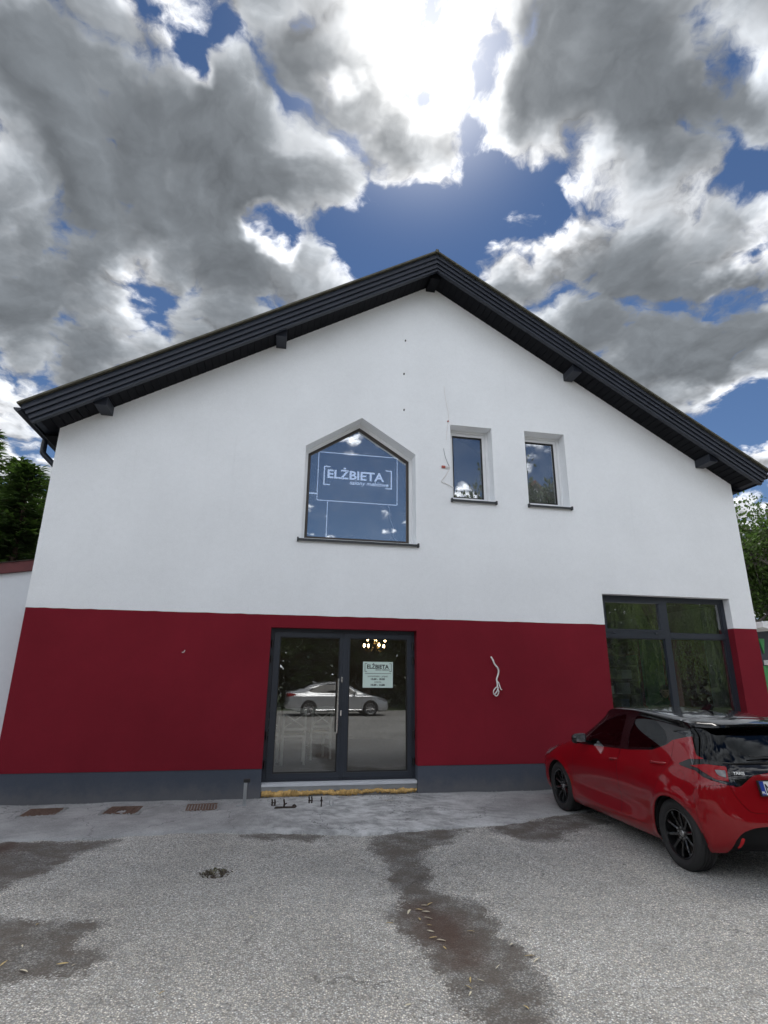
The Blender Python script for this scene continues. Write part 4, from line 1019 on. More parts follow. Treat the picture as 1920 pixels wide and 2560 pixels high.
    for x in (.03, FX):
        for s in (1, -1):
            a = MB(); n = 20; R_ = .352
            v = []
            for k in range(n+1):
                th = math.pi*(.0+1.0*k/n)
                v += [(x+R_*math.cos(th), s*.862, .30+R_*math.sin(th)), (x+R_*math.cos(th), s*.52, .30+R_*math.sin(th))]
            v2 = [(p[0], p[1]-s*.0, p[2]) for p in v]
            fcs = [(2*k, 2*k+2, 2*k+3, 2*k+1) for k in range(n)]
            b0 = len(v2); v2 += [(x+R_*math.cos(math.pi*(.0+1.0*k/n)), s*.52, .30+R_*math.sin(math.pi*(.0+1.0*k/n))) for k in range(n+1)]
            fcs.append(tuple(range(b0, b0+n+1)))
            v2 = [(p[0], math.copysign(min(abs(p[1]), .835), p[1]), p[2]) for p in v2]
            a.add(v2, fcs); a.build('wheel_well', M['car_inside'], root)
            put_wheel(root, x, s*.748, .312, 'black')
    if not detail: return root
    # spoiler over the rear glass
    sp = MB(); n = 24; prof_n = 7; v = []
    for k in range(n+1):
        y = -.60+1.20*k/n; e = abs(y)/.60; tp = max(0.0, (e-.80)/.20)
        sw = .05*e*e+.10*tp                                    # sweep the tips forward
        zt = 1.352-.030*e*e; d = (1-tp*.9)
        v += [(.16+sw, y, zt+.016), (-.02+sw, y, zt+.010), (-.20+sw*1.1, y, zt-.010), (-.272+sw*1.6, y, zt-.030), (-.276+sw*1.6, y, zt-.048-.004*d), (-.235+sw*1.6, y, zt-.062*1), (-.085+sw, y, zt-.098)]
    f = [(k*prof_n+j, k*prof_n+j+1, (k+1)*prof_n+j+1, (k+1)*prof_n+j) for k in range(n) for j in range(prof_n-1)]
    f += [tuple(range(prof_n)), tuple(range(n*prof_n, (n+1)*prof_n))]
    sp.add(v, f); sp.build('roof_spoiler', blk, root, 50)
    # shark fin, wiper, badge, plate
    fn = MB(); pr = [(.56, 0), (.40, 0), (.36, .055), (.40, .062), (.47, .035)]
    fn.prism(pr, lambda p, t: (p[0], t*(1.2-p[1]*12), 1.415+p[1]), -.018, .018); fn.build('shark_fin_aerial', blk, root, 40)
    wp = MB(); wp.tube([(-.500, -.05, 1.005), (-.468, .08, 1.035), (-.455, .30, 1.045)], [.012, .010, .005], 6); wp.tube([(-.440, .02, 1.05), (-.437, .33, 1.050)], .006, 6)
    wp.build('rear_wiper', M['trim_black'], root, 40)
    tl_rot = (math.radians(80), 0, -math.pi/2+math.radians(8))
    text('badge', 'YARIS', .036, M['plate_white'], root, (-.487, .570, .905), .100, (math.radians(78), 0, -math.pi/2-math.radians(14)), .0008, 0, .002)
    st = MB(); st.tube(spline([(-.452+.0, -.52, .994), (-.462, -.3, 1.0), (-.470, 0, 1.004), (-.462, .3, 1.0), (-.440, .50, .992), (-.38, .63, .995)], 4), .007, 6); st.build('garnish_lip', M['gloss_black'], gob, 60)
    pl = MB(); pl.box(-.006, .006, -.26, .26, -.057, .057); po = pl.build('number_plate', M['plate_white'], root, bevel=.004)
    po.location = (-.556, .125, .800); po.rotation_euler = (0, math.radians(12), math.radians(1))
    pb = MB(); pb.box(-.0085, -.0062, .215, .258, -.055, .055); pb.build('euro_band', M['plate_blue'], po)
    text('plate_lettering', 'N', .105, M['ink'], po, (-.0075, .205, -.038), .055, (math.pi/2, 0, -math.pi/2), .002, 0, .001)
    text('country_code', 'PL', .028, M['plate_white'], po, (-.0088, .254, -.045), .034, (math.pi/2, 0, -math.pi/2), .001, 0, .0006)
    fr = MB(); L4 = [(-.268, -.065), (.268, -.065), (.268, .065), (-.268, .065)]; fr.ring(L4, inset(L4, .009), lambda p, t: (t, p[0], p[1]), -.010, .010); fr.build('plate_frame', M['trim_black'], po)
    # door mirrors
    for s in (1, -1):
        m = MB(); cx, cy, cz = 1.765, s*.890, 1.000; n1, n2 = 16, 9; v = []
        for i in range(n2):
            ph = -math.pi/2+math.pi*i/(n2-1)
            for k in range(n1):
                th = 2*math.pi*k/n1; ex = .5
                sx = math.copysign(abs(math.cos(th))**.6, math.cos(th)); sz = math.copysign(abs(math.sin(th))**.6, math.sin(th))
                c = math.cos(ph)**.55 if math.cos(ph) > 0 else 0
                v.append((cx+.055*math.sin(ph)+.0, cy+.098*sx*c, cz+.062*sz*c-.01*sx))
        f = [(i*n1+k, i*n1+(k+1) % n1, (i+1)*n1+(k+1) % n1, (i+1)*n1+k) for i in range(n2-1) for k in range(n1)]
        m.add(v, f); m.bar((cx, s*.76, .955), (cx+.01, s*.86, .975), .05, .03)
        mo = m.build('door_mirror', blk, root, 60)
        g = MB(); g.add([(cx-.057, cy-.06, cz-.038), (cx-.057, cy+.06, cz-.038), (cx-.057, cy+.06, cz+.038), (cx-.057, cy-.06, cz+.038)], [(0, 1, 2, 3)]); g.build('mirror_glass', M['chrome'], mo)
    # seats, wheel and dash seen through the glass
    for yy in (.34, -.34):
        s = MB(); s.box(.95, 1.40, yy-.22, yy+.22, .45, .60); s.prism([(.86, .58), (1.02, .58), (.94, 1.08), (.82, 1.08)], lambda p, t: (p[0], yy+t, p[1]), -.21, .21)
        s.prism([(.82, 1.11), (.90, 1.11), (.88, 1.26), (.80, 1.26)], lambda p, t: (p[0], yy+t, p[1]), -.12, .12); s.build('front_seat', M['seat_cloth'], root, 40, .03)
    s = MB(); s.box(.0, .42, -.58, .58, .45, .60); s.prism([(-.06, .58), (.08, .58), (.02, 1.02), (-.12, 1.02)], lambda p, t: (p[0], t, p[1]), -.58, .58); s.build('rear_bench', M['seat_cloth'], root, 40, .03)
    s = MB(); s.prism([(1.70, .5), (2.15, .5), (2.1, .93), (1.78, .93)], lambda p, t: (p[0], t, p[1]), -.66, .66); s.build('dashboard', M['seat_cloth'], root, 40, .02)
    s = MB(); s.tube([(1.58+.09*math.cos(a)*.45, .34+.18*math.sin(a), .90+.18*math.cos(a)) for a in [2*math.pi*k/20 for k in range(21)]], .014, 6); s.bar((1.58, .18, .90), (1.58, .50, .90), .03, .04); s.build('steering_wheel', M['trim_black'], root, 60)
    return root
red_car = hatchback('parked_hatchback', 'glossy red hatchback with black roof and black alloy wheels', 'car', 'paint_red', CAR_LOC, CAR_RZ, CAR_SC)

# ------------------------------------------------------------------ the silver sedan across the yard (seen in the door glass)
def sedan_ctrl():
    Z = [.19, .29, .48, .68, .84]
    def side(x, y, up): return [(x, y-.085, Z[0]), (x, y-.035, Z[1]), (x, y-.005, Z[2]), (x, y, Z[3]), (x, y-.012, Z[4])]+up
    R0 = lambda y, dx: [(-.85+dx, y, .28), (-.96+dx, y, .36), (-.99+dx, y, .5), (-.985+dx, y, .68), (-.98+dx, y, .86)]
    return [
     R0(0, 0)+[(-.94, 0, .985), (-.70, 0, 1.045), (-.36, 0, 1.13), (.08, 0, 1.32), (.75, 0, 1.42)],
     R0(.40, .015)+[(-.925, .40, .985), (-.69, .38, 1.042), (-.35, .34, 1.125), (.09, .30, 1.31), (.76, 0, 1.42)],
     R0(.66, .07)+[(-.86, .65, .975), (-.65, .60, 1.03), (-.32, .52, 1.115), (.11, .45, 1.30), (.78, 0, 1.42)],
     [(-.68, .74, .26), (-.76, .785, .35), (-.79, .80, .5), (-.79, .81, .68), (-.77, .80, .85), (-.72, .755, .955), (-.56, .685, 1.015), (-.26, .59, 1.11), (.13, .51, 1.29), (.80, 0, 1.42)],
     side(-.42, .865, [(-.42, .80, .95), (-.36, .72, 1.01), (-.14, .625, 1.12), (.18, .54, 1.295), (.84, 0, 1.425)]),
     side(.05, .875, [(.05, .81, .935), (.09, .73, 1.06), (.20, .635, 1.225), (.38, .555, 1.335), (.92, 0, 1.43)]),
     side(.6, .878, [(.6, .81, .925), (.62, .73, 1.11), (.67, .635, 1.315), (.73, .56, 1.38), (1.02, 0, 1.435)]),
     side(1.2, .875, [(1.2, .81, .915), (1.2, .73, 1.12), (1.18, .635, 1.335), (1.17, .56, 1.39), (1.15, 0, 1.435)]),
     side(1.8, .875, [(1.8, .81, .905), (1.76, .73, 1.09), (1.6, .63, 1.31), (1.52, .55, 1.37), (1.3, 0, 1.43)]),
     side(2.35, .875, [(2.33, .80, .88), (2.15, .73, 1.01), (1.85, .62, 1.21), (1.75, .53, 1.30), (1.45, 0, 1.41)]),
     side(2.72, .875, [(2.68, .77, .865), (2.48, .69, .94), (2.14, .54, 1.08), (1.94, .44, 1.21), (1.6, 0, 1.38)]),
     [(3.18, .76, .2), (3.19, .81, .3), (3.19, .83, .48), (3.18, .82, .64), (3.13, .78, .755), (3.02, .64, .82), (2.70, .54, .885), (2.38, .44, .965), (2.08, .36, 1.12), (1.72, 0, 1.34)],
     [(3.43, .60, .2), (3.49, .66, .3), (3.51, .67, .48), (3.49, .65, .61), (3.39, .58, .71), (3.18, .45, .785), (2.76, .37, .88), (2.44, .30, .96), (2.13, .24, 1.11), (1.76, 0, 1.33)],
     [(3.54, .32, .2), (3.60, .35, .3), (3.62, .36, .48), (3.60, .35, .61), (3.48, .31, .71), (3.23, .23, .79), (2.79, .19, .885), (2.47, .15, .96), (2.16, .12, 1.11), (1.78, 0, 1.325)],
     [(3.56, 0, .2), (3.62, 0, .3), (3.64, 0, .48), (3.62, 0, .61), (3.50, 0, .71), (3.25, 0, .795), (2.80, 0, .89), (2.48, 0, .96), (2.17, 0, 1.11), (1.79, 0, 1.325)],
    ]
simple('sedan_glass', (0.010, 0.011, 0.012), 0.06, 0.0, 0.0, spec=0.35)
def sedan(name, label, loc, rz, scale):
    root = tag(empty(name, loc, rz), label, 'car'); root.scale = (scale,)*3
    P_ = M['paint_silver']; FX = 2.70; RW_ = .322
    def sculpt(G):
        x, y, z = G[..., 0], G[..., 1].copy(), G[..., 2]; sd = np.clip((y-.55)/.2, 0, 1)
        for ax in (0.0, FX):
            r = np.hypot(x-ax, z-.32); y = y+sd*.016*np.exp(-((r-.38)/.06)**2)
        y = y-sd*.028*np.exp(-((x-1.35)/.8)**2-((z-.42)/.12)**2)+sd*.012*np.exp(-((z-.80)/.04)**2)
        return np.stack([x, y, z], -1)
    sk = make_skin(sedan_ctrl(), 9, 8, sculpt); C = Cutter(sk)
    C.take(lambda s: np.hypot(s.V[:, 0], s.V[:, 2]-.315)-.352); C.take(lambda s: np.hypot(s.V[:, 0]-FX, s.V[:, 2]-.315)-.352)
    lin = C.rest
    sidey = lambda s: .45-s.V[:, 1]
    FW = [(1.16, .955), (2.02, .915), (1.95, .98), (1.66, 1.19), (1.44, 1.29), (1.18, 1.31)]
    RW = [(1.09, .955), (1.10, 1.31), (.82, 1.295), (.52, 1.235), (.25, 1.15), (.06, 1.055), (.10, 1.0), (.30, .975)]
    for L in (FW, RW):
        g = C.take(lambda s: np.maximum(pf(s.V, L), sidey(s)), .004); add_part(g, 'side_window', M['sedan_glass'], root, -.004)
    DL = [(2.12, .90), (1.95, 1.03), (1.68, 1.225), (1.44, 1.325), (.82, 1.33), (.50, 1.265), (.2, 1.165), (-.03, 1.055), (.05, .985), (.30, .952), (1.1, .93), (2.05, .89)]
    tr = C.take(lambda s: np.maximum(pf(s.V, DL), sidey(s))); add_part(tr, 'window_surround', M['gloss_black'], root)
    tl = C.take(lambda s: np.maximum(pf(s.V, [(-1.1, .93), (-.80, .945), (-.55, .90), (-.60, .86), (-.76, .82), (-1.1, .78)]), .48-s.V[:, 1])); add_part(tl, 'tail_light', M['lens_red'], root, .003)
    hl = C.take(lambda s: np.maximum(pf(s.V, [(2.98, .77), (3.2, .735), (3.7, .66), (3.7, .57), (3.35, .60), (3.08, .69)]), .30-s.V[:, 1])); add_part(hl, 'headlight', M['lens_clear'], root, .002)
    ws = C.take(lambda s: np.maximum(np.maximum(9.8-s.A[:, 0], np.maximum(s.A[:, 1]-8.6, 6.35-s.A[:, 1])), -1+0*s.V[:, 0])); add_part(ws, 'windscreen', M['car_glass_dark'], root, -.002)
    rg = C.take(lambda s: np.maximum(np.maximum(s.A[:, 0]-3.3, s.A[:, 1]-8.2), 7.0-s.A[:, 1])); add_part(rg, 'rear_window', M['car_glass_dark'], root, -.002)
    for L in ([(1.13, .24), (2.28, .24), (2.30, .6), (2.22, .92), (1.13, .95)], [(1.12, .24), (.42, .24), (.36, .42), (.12, .72), (.02, .99), (1.12, .95)]):
        dp = C.take(lambda s: np.maximum(pf(s.V, L), .4-s.V[:, 1]), .004); add_part(dp, 'door', P_, root)
    bm_ = C.take(lambda s: np.maximum(s.V[:, 2]-.235, .3-s.V[:, 1])); add_part(bm_, 'sill', M['trim_black'], root)
    add_part(C.rest, 'body', P_, root)
    lo, _ = lin.split(lin.V[:, 2]-.88); add_part(lo, 'body_lining', M['car_inside'], root, -.022)
    f = MB(); f.box(-.7, 3.3, -.70, .70, .23, .26); f.build('underbody', M['car_inside'], root)
    s = MB(); s.box(-.1, 2.1, -.7, .7, .5, .85); s.build('cabin_floor', M['car_inside'], root)
    st = MB(); st.tube([(.30, .86, .268), (2.30, .865, .268)], .012, 6); st.build('sill_strip', M['chrome'], root, 40)
    for hx in (1.28, .42):
        h = MB(); h.tube(spline([(hx-.09, .855, .80), (hx-.06, .885, .80), (hx+.06, .887, .795), (hx+.09, .855, .795)], 3), .012, 6); h.build('door_handle', P_, root, 60)
    for x in (0, FX):
        for sg in (1, -1):
            a = MB(); n = 16; v = []; R_ = .366
            for k in range(n+1):
                th = math.pi*k/n; v += [(x+R_*math.cos(th), sg*.84, .315+R_*math.sin(th)), (x+R_*math.cos(th), sg*.52, .315+R_*math.sin(th))]
            a.add(v, [(2*k, 2*k+2, 2*k+3, 2*k+1) for k in range(n)]+[tuple(range(1, 2*n+2, 2))]); a.build('wheel_well', M['car_inside'], root)
            put_wheel(root, x, sg*.772, RW_, 'silver')
    fn = MB(); fn.prism([(.42, 0), (.24, 0), (.20, .06), (.25, .068)], lambda p, t: (p[0], t, 1.375+p[1]), -.018, .018); fn.build('shark_fin_aerial', P_, root, 40)
    for sg in (1, -1):
        m = MB(); m.lathe([(0, -.05), (.07, -.045), (.10, 0), (.085, .04), (0, .05)], 16, lambda p: (1.98-p[2], sg*(.95+p[0]), .99+p[1]*.65)); m.bar((1.97, sg*.8, .94), (1.98, sg*.9, .96), .05, .03); m.build('door_mirror', P_, root, 60)
    return root
sedan('parked_sedan', 'silver saloon car parked across the yard, mirrored in the door glass', (1.62, -17.2, 0.0), math.radians(-3.0), 1.0)
hatchback('distant_hatchback', 'dark car on the far road, mirrored in the shop window', 'car', 'paint_dark', (40.0, -44.0, 0.0), math.radians(200), 1.0, False)

# ------------------------------------------------------------------ trees
def leaf_mat(name, c, var=0.45, trans=0.25, scale=1.6):
    m, nt, b = material(name); co = wcoord(nt)
    r = nt.nodes.new('ShaderNodeNewGeometry'); rp = X(nt, r.outputs['Random Per Island'])
    n = noise(nt, co, scale, 3, 0.6)
    k = n.smooth(0.3, 0.7, 1.0-var, 1.0+var, 'LINEAR')*rp.smooth(0.0, 1.0, 0.65, 1.35, 'LINEAR')
    col = vmath(nt, 'SCALE', c, scale=k)
    setc(nt, b, 'Base Color', col); b.inputs['Roughness'].default_value = 0.55; b.inputs['Specular IOR Level'].default_value = 0.35
    tr = nt.nodes.new('ShaderNodeBsdfTranslucent'); nt.links.new(vmath(nt, 'MULTIPLY', col, (1.3, 1.5, 0.6)).k, tr.inputs[0])
    mx = nt.nodes.new('ShaderNodeMixShader'); mx.inputs[0].default_value = trans
    nt.links.new(b.outputs[0], mx.inputs[1]); nt.links.new(tr.outputs[0], mx.inputs[2]); nt.links.new(mx.outputs[0], nt.nodes['Material Output'].inputs[0])
    M[name] = m
leaf_mat('spruce_needles', (0.070, 0.115, 0.042), 0.45, 0.22, 2.2)
leaf_mat('birch_leaves', (0.060, 0.105, 0.022), 0.4, 0.30)
leaf_mat('willow_leaves', (0.13, 0.185, 0.05), 0.4, 0.30)
leaf_mat('dark_leaves', (0.046, 0.068, 0.020), 0.4, 0.15)
leaf_mat('weeds', (0.105, 0.095, 0.045), 0.5, 0.2, 30.0)
simple('bark_spruce', (0.075, 0.050, 0.034), 0.95, 0.0, 0.4, 9.0, 0.8, 30.0)
simple('bark_birch', (0.13, 0.12, 0.105), 0.9, 0.0, 0.5, 6.0, 0.5, 20.0)
def quads_mesh(name, C, A, B, mat):
    """many rhombic leaves: centres, half axes"""
    n = len(C); V = np.empty((n, 4, 3)); V[:, 0] = C-A; V[:, 1] = C+B; V[:, 2] = C+A; V[:, 3] = C-B
    me = bpy.data.meshes.new(name); me.vertices.add(n*4); me.vertices.foreach_set('co', V.ravel())
    me.loops.add(n*4); me.loops.foreach_set('vertex_index', np.arange(n*4)); me.polygons.add(n)
    me.polygons.foreach_set('loop_start', np.arange(0, n*4, 4)); me.update(calc_edges=True); me.materials.append(mat); return me
def spruce_meshes(H, seed, dens=1.0):
    R_ = np.random.RandomState(seed); C, A, B = [], [], []; t = MB()
    t.tube([(0, 0, -.1), (0.02, 0, H*.3), (0, .02, H*.7), (0, 0, H)], [.13+.012*H, .10+.01*H, .05, .006], 8)
    z = H*.04
    br = MB()
    while z < H*.985:
        f = z/H; L = (1-f)**.8*H*.235+.12; nb = int(6+4*(1-f))
        for k in range(nb):
            az = R_.uniform(0, 2*math.pi); l = L*R_.uniform(.7, 1.15); up = .55*f-.12+R_.uniform(-.08, .08); m = max(3, int(l/.13*dens))
            dx, dy = math.cos(az), math.sin(az)
            tip = (dx*l, dy*l, z+l*up-.10*l*l*.6)
            br.tube([(0, 0, z), (dx*l*.5, dy*l*.5, z+l*up*.62), tip], [.018, .010, .003], 4, cap=False)
            for j in range(m):
                s = (j+.6)/m; p = np.array([dx*l*s, dy*l*s, z+l*up*s-.06*(l*s)**2+.03*s])
                for q in range(5):
                    sd = 1 if q % 2 else -1; a2 = az+sd*R_.uniform(.35, 1.1)+(0 if q < 4 else -sd*.7)
                    ln = R_.uniform(.09, .17)*(1.25-.5*s)+.02
                    d_ = np.array([math.cos(a2), math.sin(a2), R_.uniform(-.45, .25)]); d_ /= np.linalg.norm(d_)
                    w = np.cross(d_, [R_.uniform(-.6, .6), R_.uniform(-.6, .6), 1]); w /= np.linalg.norm(w)
                    C.append(p+d_*ln*.9); A.append(d_*ln); B.append(w*ln*R_.uniform(.16, .28))
        z += R_.uniform(.16, .24)*(1.15-f*.5)/dens**.4
    for j in range(10): C.append(np.array([R_.normal(0, .04), R_.normal(0, .04), H-.03*j])); d_ = np.array([R_.normal(0, .5), R_.normal(0, .5), 1]); A.append(d_*.07); B.append(np.array([.02, R_.normal(0, .02), 0]))
    o = len(t.v); t.v += br.v; t.f += [tuple(i+o for i in f) for f in br.f]; t.m += br.m
    return t.mesh('trunk', M['bark_spruce'], 60), quads_mesh('crown', np.array(C), np.array(A), np.array(B), M['spruce_needles'])
def broad_meshes(H, W_, seed, n_leaf, size, lm, bark, base=.28, droop=0.0):
    R_ = np.random.RandomState(seed); t = MB(); ends = []
    def grow(p, d, L, r, lev):
        m = 4; pts = [p]; q = np.array(p, float); dd = np.array(d, float)
        for i in range(m):
            dd = dd+R_.normal(0, .13, 3); dd[2] += .05-droop*lev*.08; dd /= np.linalg.norm(dd); q = q+dd*L/m; pts.append(tuple(q))
        t.tube(pts, [r*(1-.14*i) for i in range(m+1)], 6 if lev < 2 else 4, cap=False)
        if lev >= 2: ends.extend([np.array(x) for x in pts[1:]])
        if lev == 3: return
        for k in range((6, 4, 3)[lev]):
            s = R_.uniform(.3, 1.0); b = np.array(pts[min(m, int(s*m)+0)]); az = R_.uniform(0, 2*math.pi)
            nd = dd*.45+np.array([math.cos(az), math.sin(az), R_.uniform(-.15, .5)])*(.9 if lev else .8); nd /= np.linalg.norm(nd)
            grow(tuple(b), nd, L*R_.uniform(.5, .72), r*.45, lev+1)
    t.tube([(0, 0, -.1), (.05, 0, H*base*.6), (.0, .05, H*base)], [.05+.017*H, .04+.013*H, .03+.012*H], 10, cap=False)
    for k in range(5):
        az = 2*math.pi*k/5+R_.uniform(-.3, .3); sp = R_.uniform(.3, .75)*W_/H*1.6
        grow((0, .05, H*base*R_.uniform(.8, 1.0)), np.array([math.cos(az)*sp, math.sin(az)*sp, 1])/math.hypot(sp, 1), H*.40*R_.uniform(.8, 1.1), .02+.008*H, 0 if k < 3 else 1)
    grow((0, .05, H*base), (0, 0, 1), H*.42, .03+.010*H, 0)
    E = np.array(ends); k = H/(E[:, 2].max()+H*.03); E = E*k; t.v = [tuple(c*k for c in p) for p in t.v]
    idx = R_.randint(0, len(E), n_leaf); C = E[idx]+R_.normal(0, H*.022, (n_leaf, 3))
    d_ = R_.normal(0, 1, (n_leaf, 3)); d_[:, 2] -= .4+droop; d_ /= np.linalg.norm(d_, axis=1, keepdims=True)
    w = np.cross(d_, R_.normal(0, 1, (n_leaf, 3))); w /= np.linalg.norm(w, axis=1, keepdims=True)
    s = R_.uniform(.6, 1.25, (n_leaf, 1))*size
    return t.mesh('trunk', M[bark], 60), quads_mesh('crown', C, d_*s, w*s*.55, M[lm])
def plant(name, label, cat, meshes, loc, rz=0.0, sc=1.0, group=None):
    o = tag(empty(name, loc, rz), label, cat, group); o.scale = sc if isinstance(sc, tuple) else (sc,)*3
    for nm, me in zip(('trunk', 'crown'), meshes): link(bpy.data.objects.new(nm, me), o)
    return o
spA = spruce_meshes(9.0, 3, 1.3); spB = spruce_meshes(8.0, 8, 1.3)
plant('spruce_tree', 'tall dark spruce left of the shop, the one cut by the photo edge', 'tree', spA, (-9.9, 11.0, 0), 0.4, (1.3, 1.3, 1.06))
plant('spruce_tree', 'shorter spruce standing nearest the shop wall, behind the maroon coping', 'tree', spB, (-7.5, 8.9, 0), 2.0, (1.3, 1.3, .96))
plant('spruce_tree', 'pointed spruce peeping out deepest between the others left of the shop', 'tree', spA, (-10.6, 15.0, 0), 1.0, 1.12)
plant('spruce_tree', 'spruce filling the gap behind the other two left of the shop', 'tree', spB, (-8.6, 12.5, 0), 4.0, 1.06)
bir = broad_meshes(10.5, 6.0, 5, 30000, 0.085, 'birch_leaves', 'bark_birch')
plant('birch_tree', 'loose leafy birch right of the shop behind the small white roofed kiosk', 'tree', bir, (21.0, 11.5, 0), 0.3, 1.0)
plant('birch_tree', 'second birch at the right edge of the photo, farther back', 'tree', bir, (25.0, 15.5, 0), 2.5, 1.05)
# the row across the yard: it shows only as reflections
dk = broad_meshes(7.2, 5.5, 11, 9000, 0.12, 'dark_leaves', 'bark_spruce', .16)
big = broad_meshes(13.0, 6.5, 12, 16000, 0.17, 'dark_leaves', 'bark_spruce', .20)
rr = random.Random(5)
for i, x in enumerate((-17, -12.5, -8.5, -4.5, -1.0, 2.2, 5.2, 8.6, 12.2)):
    if i % 2: plant('spruce_tree', 'dark tree in the row across the yard, mirrored in the glass', 'tree', spB, (x, -22.2-rr.random()*1.5, 0), rr.random()*6, .84+rr.random()*.1, 'trees across the yard')
    else: plant('broadleaf_tree', 'dark tree in the row across the yard, mirrored in the glass', 'tree', dk, (x, -22.4-rr.random()*1.5, 0), rr.random()*6, .9+rr.random()*.15, 'trees across the yard')
plant('broadleaf_tree', 'tall tree mirrored in the left one of the small upper windows', 'tree', big, (12.9, -23.5, 0), 1.0, (.62, .62, 1.16))
plant('broadleaf_tree', 'tall tree mirrored in the right one of the small upper windows', 'tree', big, (16.8, -21.5, 0), 3.0, (.80, .80, 1.24))
def willow(H=7.5, seed=4):
    R_ = np.random.RandomState(seed); t = MB(); C, A, B = [], [], []
    t.tube([(0, 0, -.1), (.1, 0, 1.2), (0, .1, 2.4)], [.34, .28, .24], 10)
    for k in range(16):
        az = 2*math.pi*k/16+R_.uniform(-.2, .2); l = R_.uniform(1.6, 3.4); hh = H*R_.uniform(.75, 1.0)
        pts = spline([(0, .1, 2.3), (math.cos(az)*l*.35, math.sin(az)*l*.35, hh*.75), (math.cos(az)*l*.75, math.sin(az)*l*.75, hh), (math.cos(az)*l, math.sin(az)*l, hh*.92)], 4)
        t.tube(pts, [.11-.008*i for i in range(len(pts))], 5, cap=False)
        for q in range(30):
            p = np.array(pts[R_.randint(4, len(pts))])+R_.normal(0, .28, 3); ln = R_.uniform(1.2, p[2]-1.0 if p[2] > 2.4 else 1.4); sw = R_.normal(0, .05, 2)
            for j in range(int(ln/.10)):
                s = j*.10; c = p+np.array([sw[0]*s+R_.normal(0, .03), sw[1]*s+R_.normal(0, .03), -s]); d_ = np.array([R_.normal(0, .45), R_.normal(0, .45), -1]); d_ /= np.linalg.norm(d_)
                w = np.cross(d_, R_.normal(0, 1, 3)); w /= np.linalg.norm(w); C.append(c); A.append(d_*.075); B.append(w*.016)
    return t.mesh('trunk', M['bark_spruce'], 60), quads_mesh('crown', np.array(C), np.array(A), np.array(B), M['willow_leaves'])
plant('weeping_willow', 'weeping willow with hanging strands, mirrored in the wide shop window', 'tree', willow(), (17.2, -13.5, 0), 0, 1.0)

def thicket(name, label, a0, a1, c, axis, hgt, n, seed):
    """a dense belt of leaves on stems along x (axis 0) or y (axis 1)"""
    R_ = np.random.RandomState(seed); u = R_.uniform(a0, a1, n); top = hgt*(.82+.17*np.sin(u*.7)+.11*np.sin(u*1.9+1)+.08*np.sin(u*4.3)); z = top*R_.uniform(0, 1, n)**.8
    v = c+R_.normal(0, .7, n)+.5*np.sin(u*1.1)+(z/6)*.6*R_.normal(0, 1, n)
    d_ = R_.normal(0, 1, (n, 3)); d_ /= np.linalg.norm(d_, axis=1, keepdims=True); w = np.cross(d_, R_.normal(0, 1, (n, 3))); w /= np.linalg.norm(w, axis=1, keepdims=True); s = R_.uniform(.14, .34, (n, 1))
    P_ = np.column_stack([u, v, z] if axis == 0 else [v, u, z])
    h = tag(empty(name, (0, 0, 0)), label, 'hedge')
    link(bpy.data.objects.new('foliage', quads_mesh('foliage', P_, d_*s, w*s*.7, M['dark_leaves'])), h)
    m = MB(); rnd = random.Random(2); k = a0
    while k < a1:
        q = [(k, c+rnd.uniform(-.5, .5), -.1), (k+rnd.uniform(-.3, .3), c, hgt*.45), (k+rnd.uniform(-.6, .6), c, hgt*.8)]
        m.tube(q if axis == 0 else [(b, a, z_) for a, b, z_ in q], [.10, .07, .03], 5, cap=False); k += 1.4
    m.build('stems', M['bark_spruce'], h, 60)
thicket('hedge', 'dense dark thicket behind the parked saloon, mirrored in the door glass', -34, 48, -26.5, 0, 6.2, 42000, 21)
thicket('hedge', 'tall dark thicket along the left side of the yard, mirrored in the red car', -26, 4, -19.0, 1, 8.5, 22000, 22)
thicket('hedge', 'high leafy thicket at the back right of the yard, mirrored in the shop window', 13, 50, -24.6, 0, 9.5, 26000, 23)

# ------------------------------------------------------------------ neighbours
def wing():
    w = tag(empty('wing_building', (-3.4, .35, 0)), 'low white wing with a sloping maroon coping left of the shop', 'building'); w.location = (0, 0, 0)
    y = 0.35; s = (3.19-3.11)/.42; top = lambda x: 3.05+(x+3.54)*.155
    m = MB(); m.prism([(-13, -.3), (XL+.01, -.3), (XL+.01, top(XL)), (-13, top(-13))], FAC, y, 7.0); m.build('wall', M['wing_plaster'], w)
    m = MB(); q = [(-13, top(-13)), (XL+.0, top(XL)), (XL+.0, top(XL)+.15), (-13, top(-13)+.15)]; m.prism(q, FAC, y-.06, 7.05); m.build('coping', M['maroon_coping'], w)
    m = MB(); q = [(-13, top(-13)+.15), (XL+.0, top(XL)+.15), (XL+.0, top(XL)+.165), (-13, top(-13)+.165)]; m.prism(q, FAC, y-.075, 7.06); m.build('coping_cap', M['rust_dark'], w)
wing()
simple('kiosk_dark', (0.035, 0.042, 0.055), 0.6); simple('kiosk_green', (0.05, 0.26, 0.075), 0.5); simple('kiosk_white', (0.75, 0.76, 0.77), 0.5); simple('house_white', (0.72, 0.72, 0.70), 0.9); simple('tile_red', (0.16, 0.05, 0.035), 0.8)
glass('glass_dark', 0.10, (0.25, 0.28, 0.3))
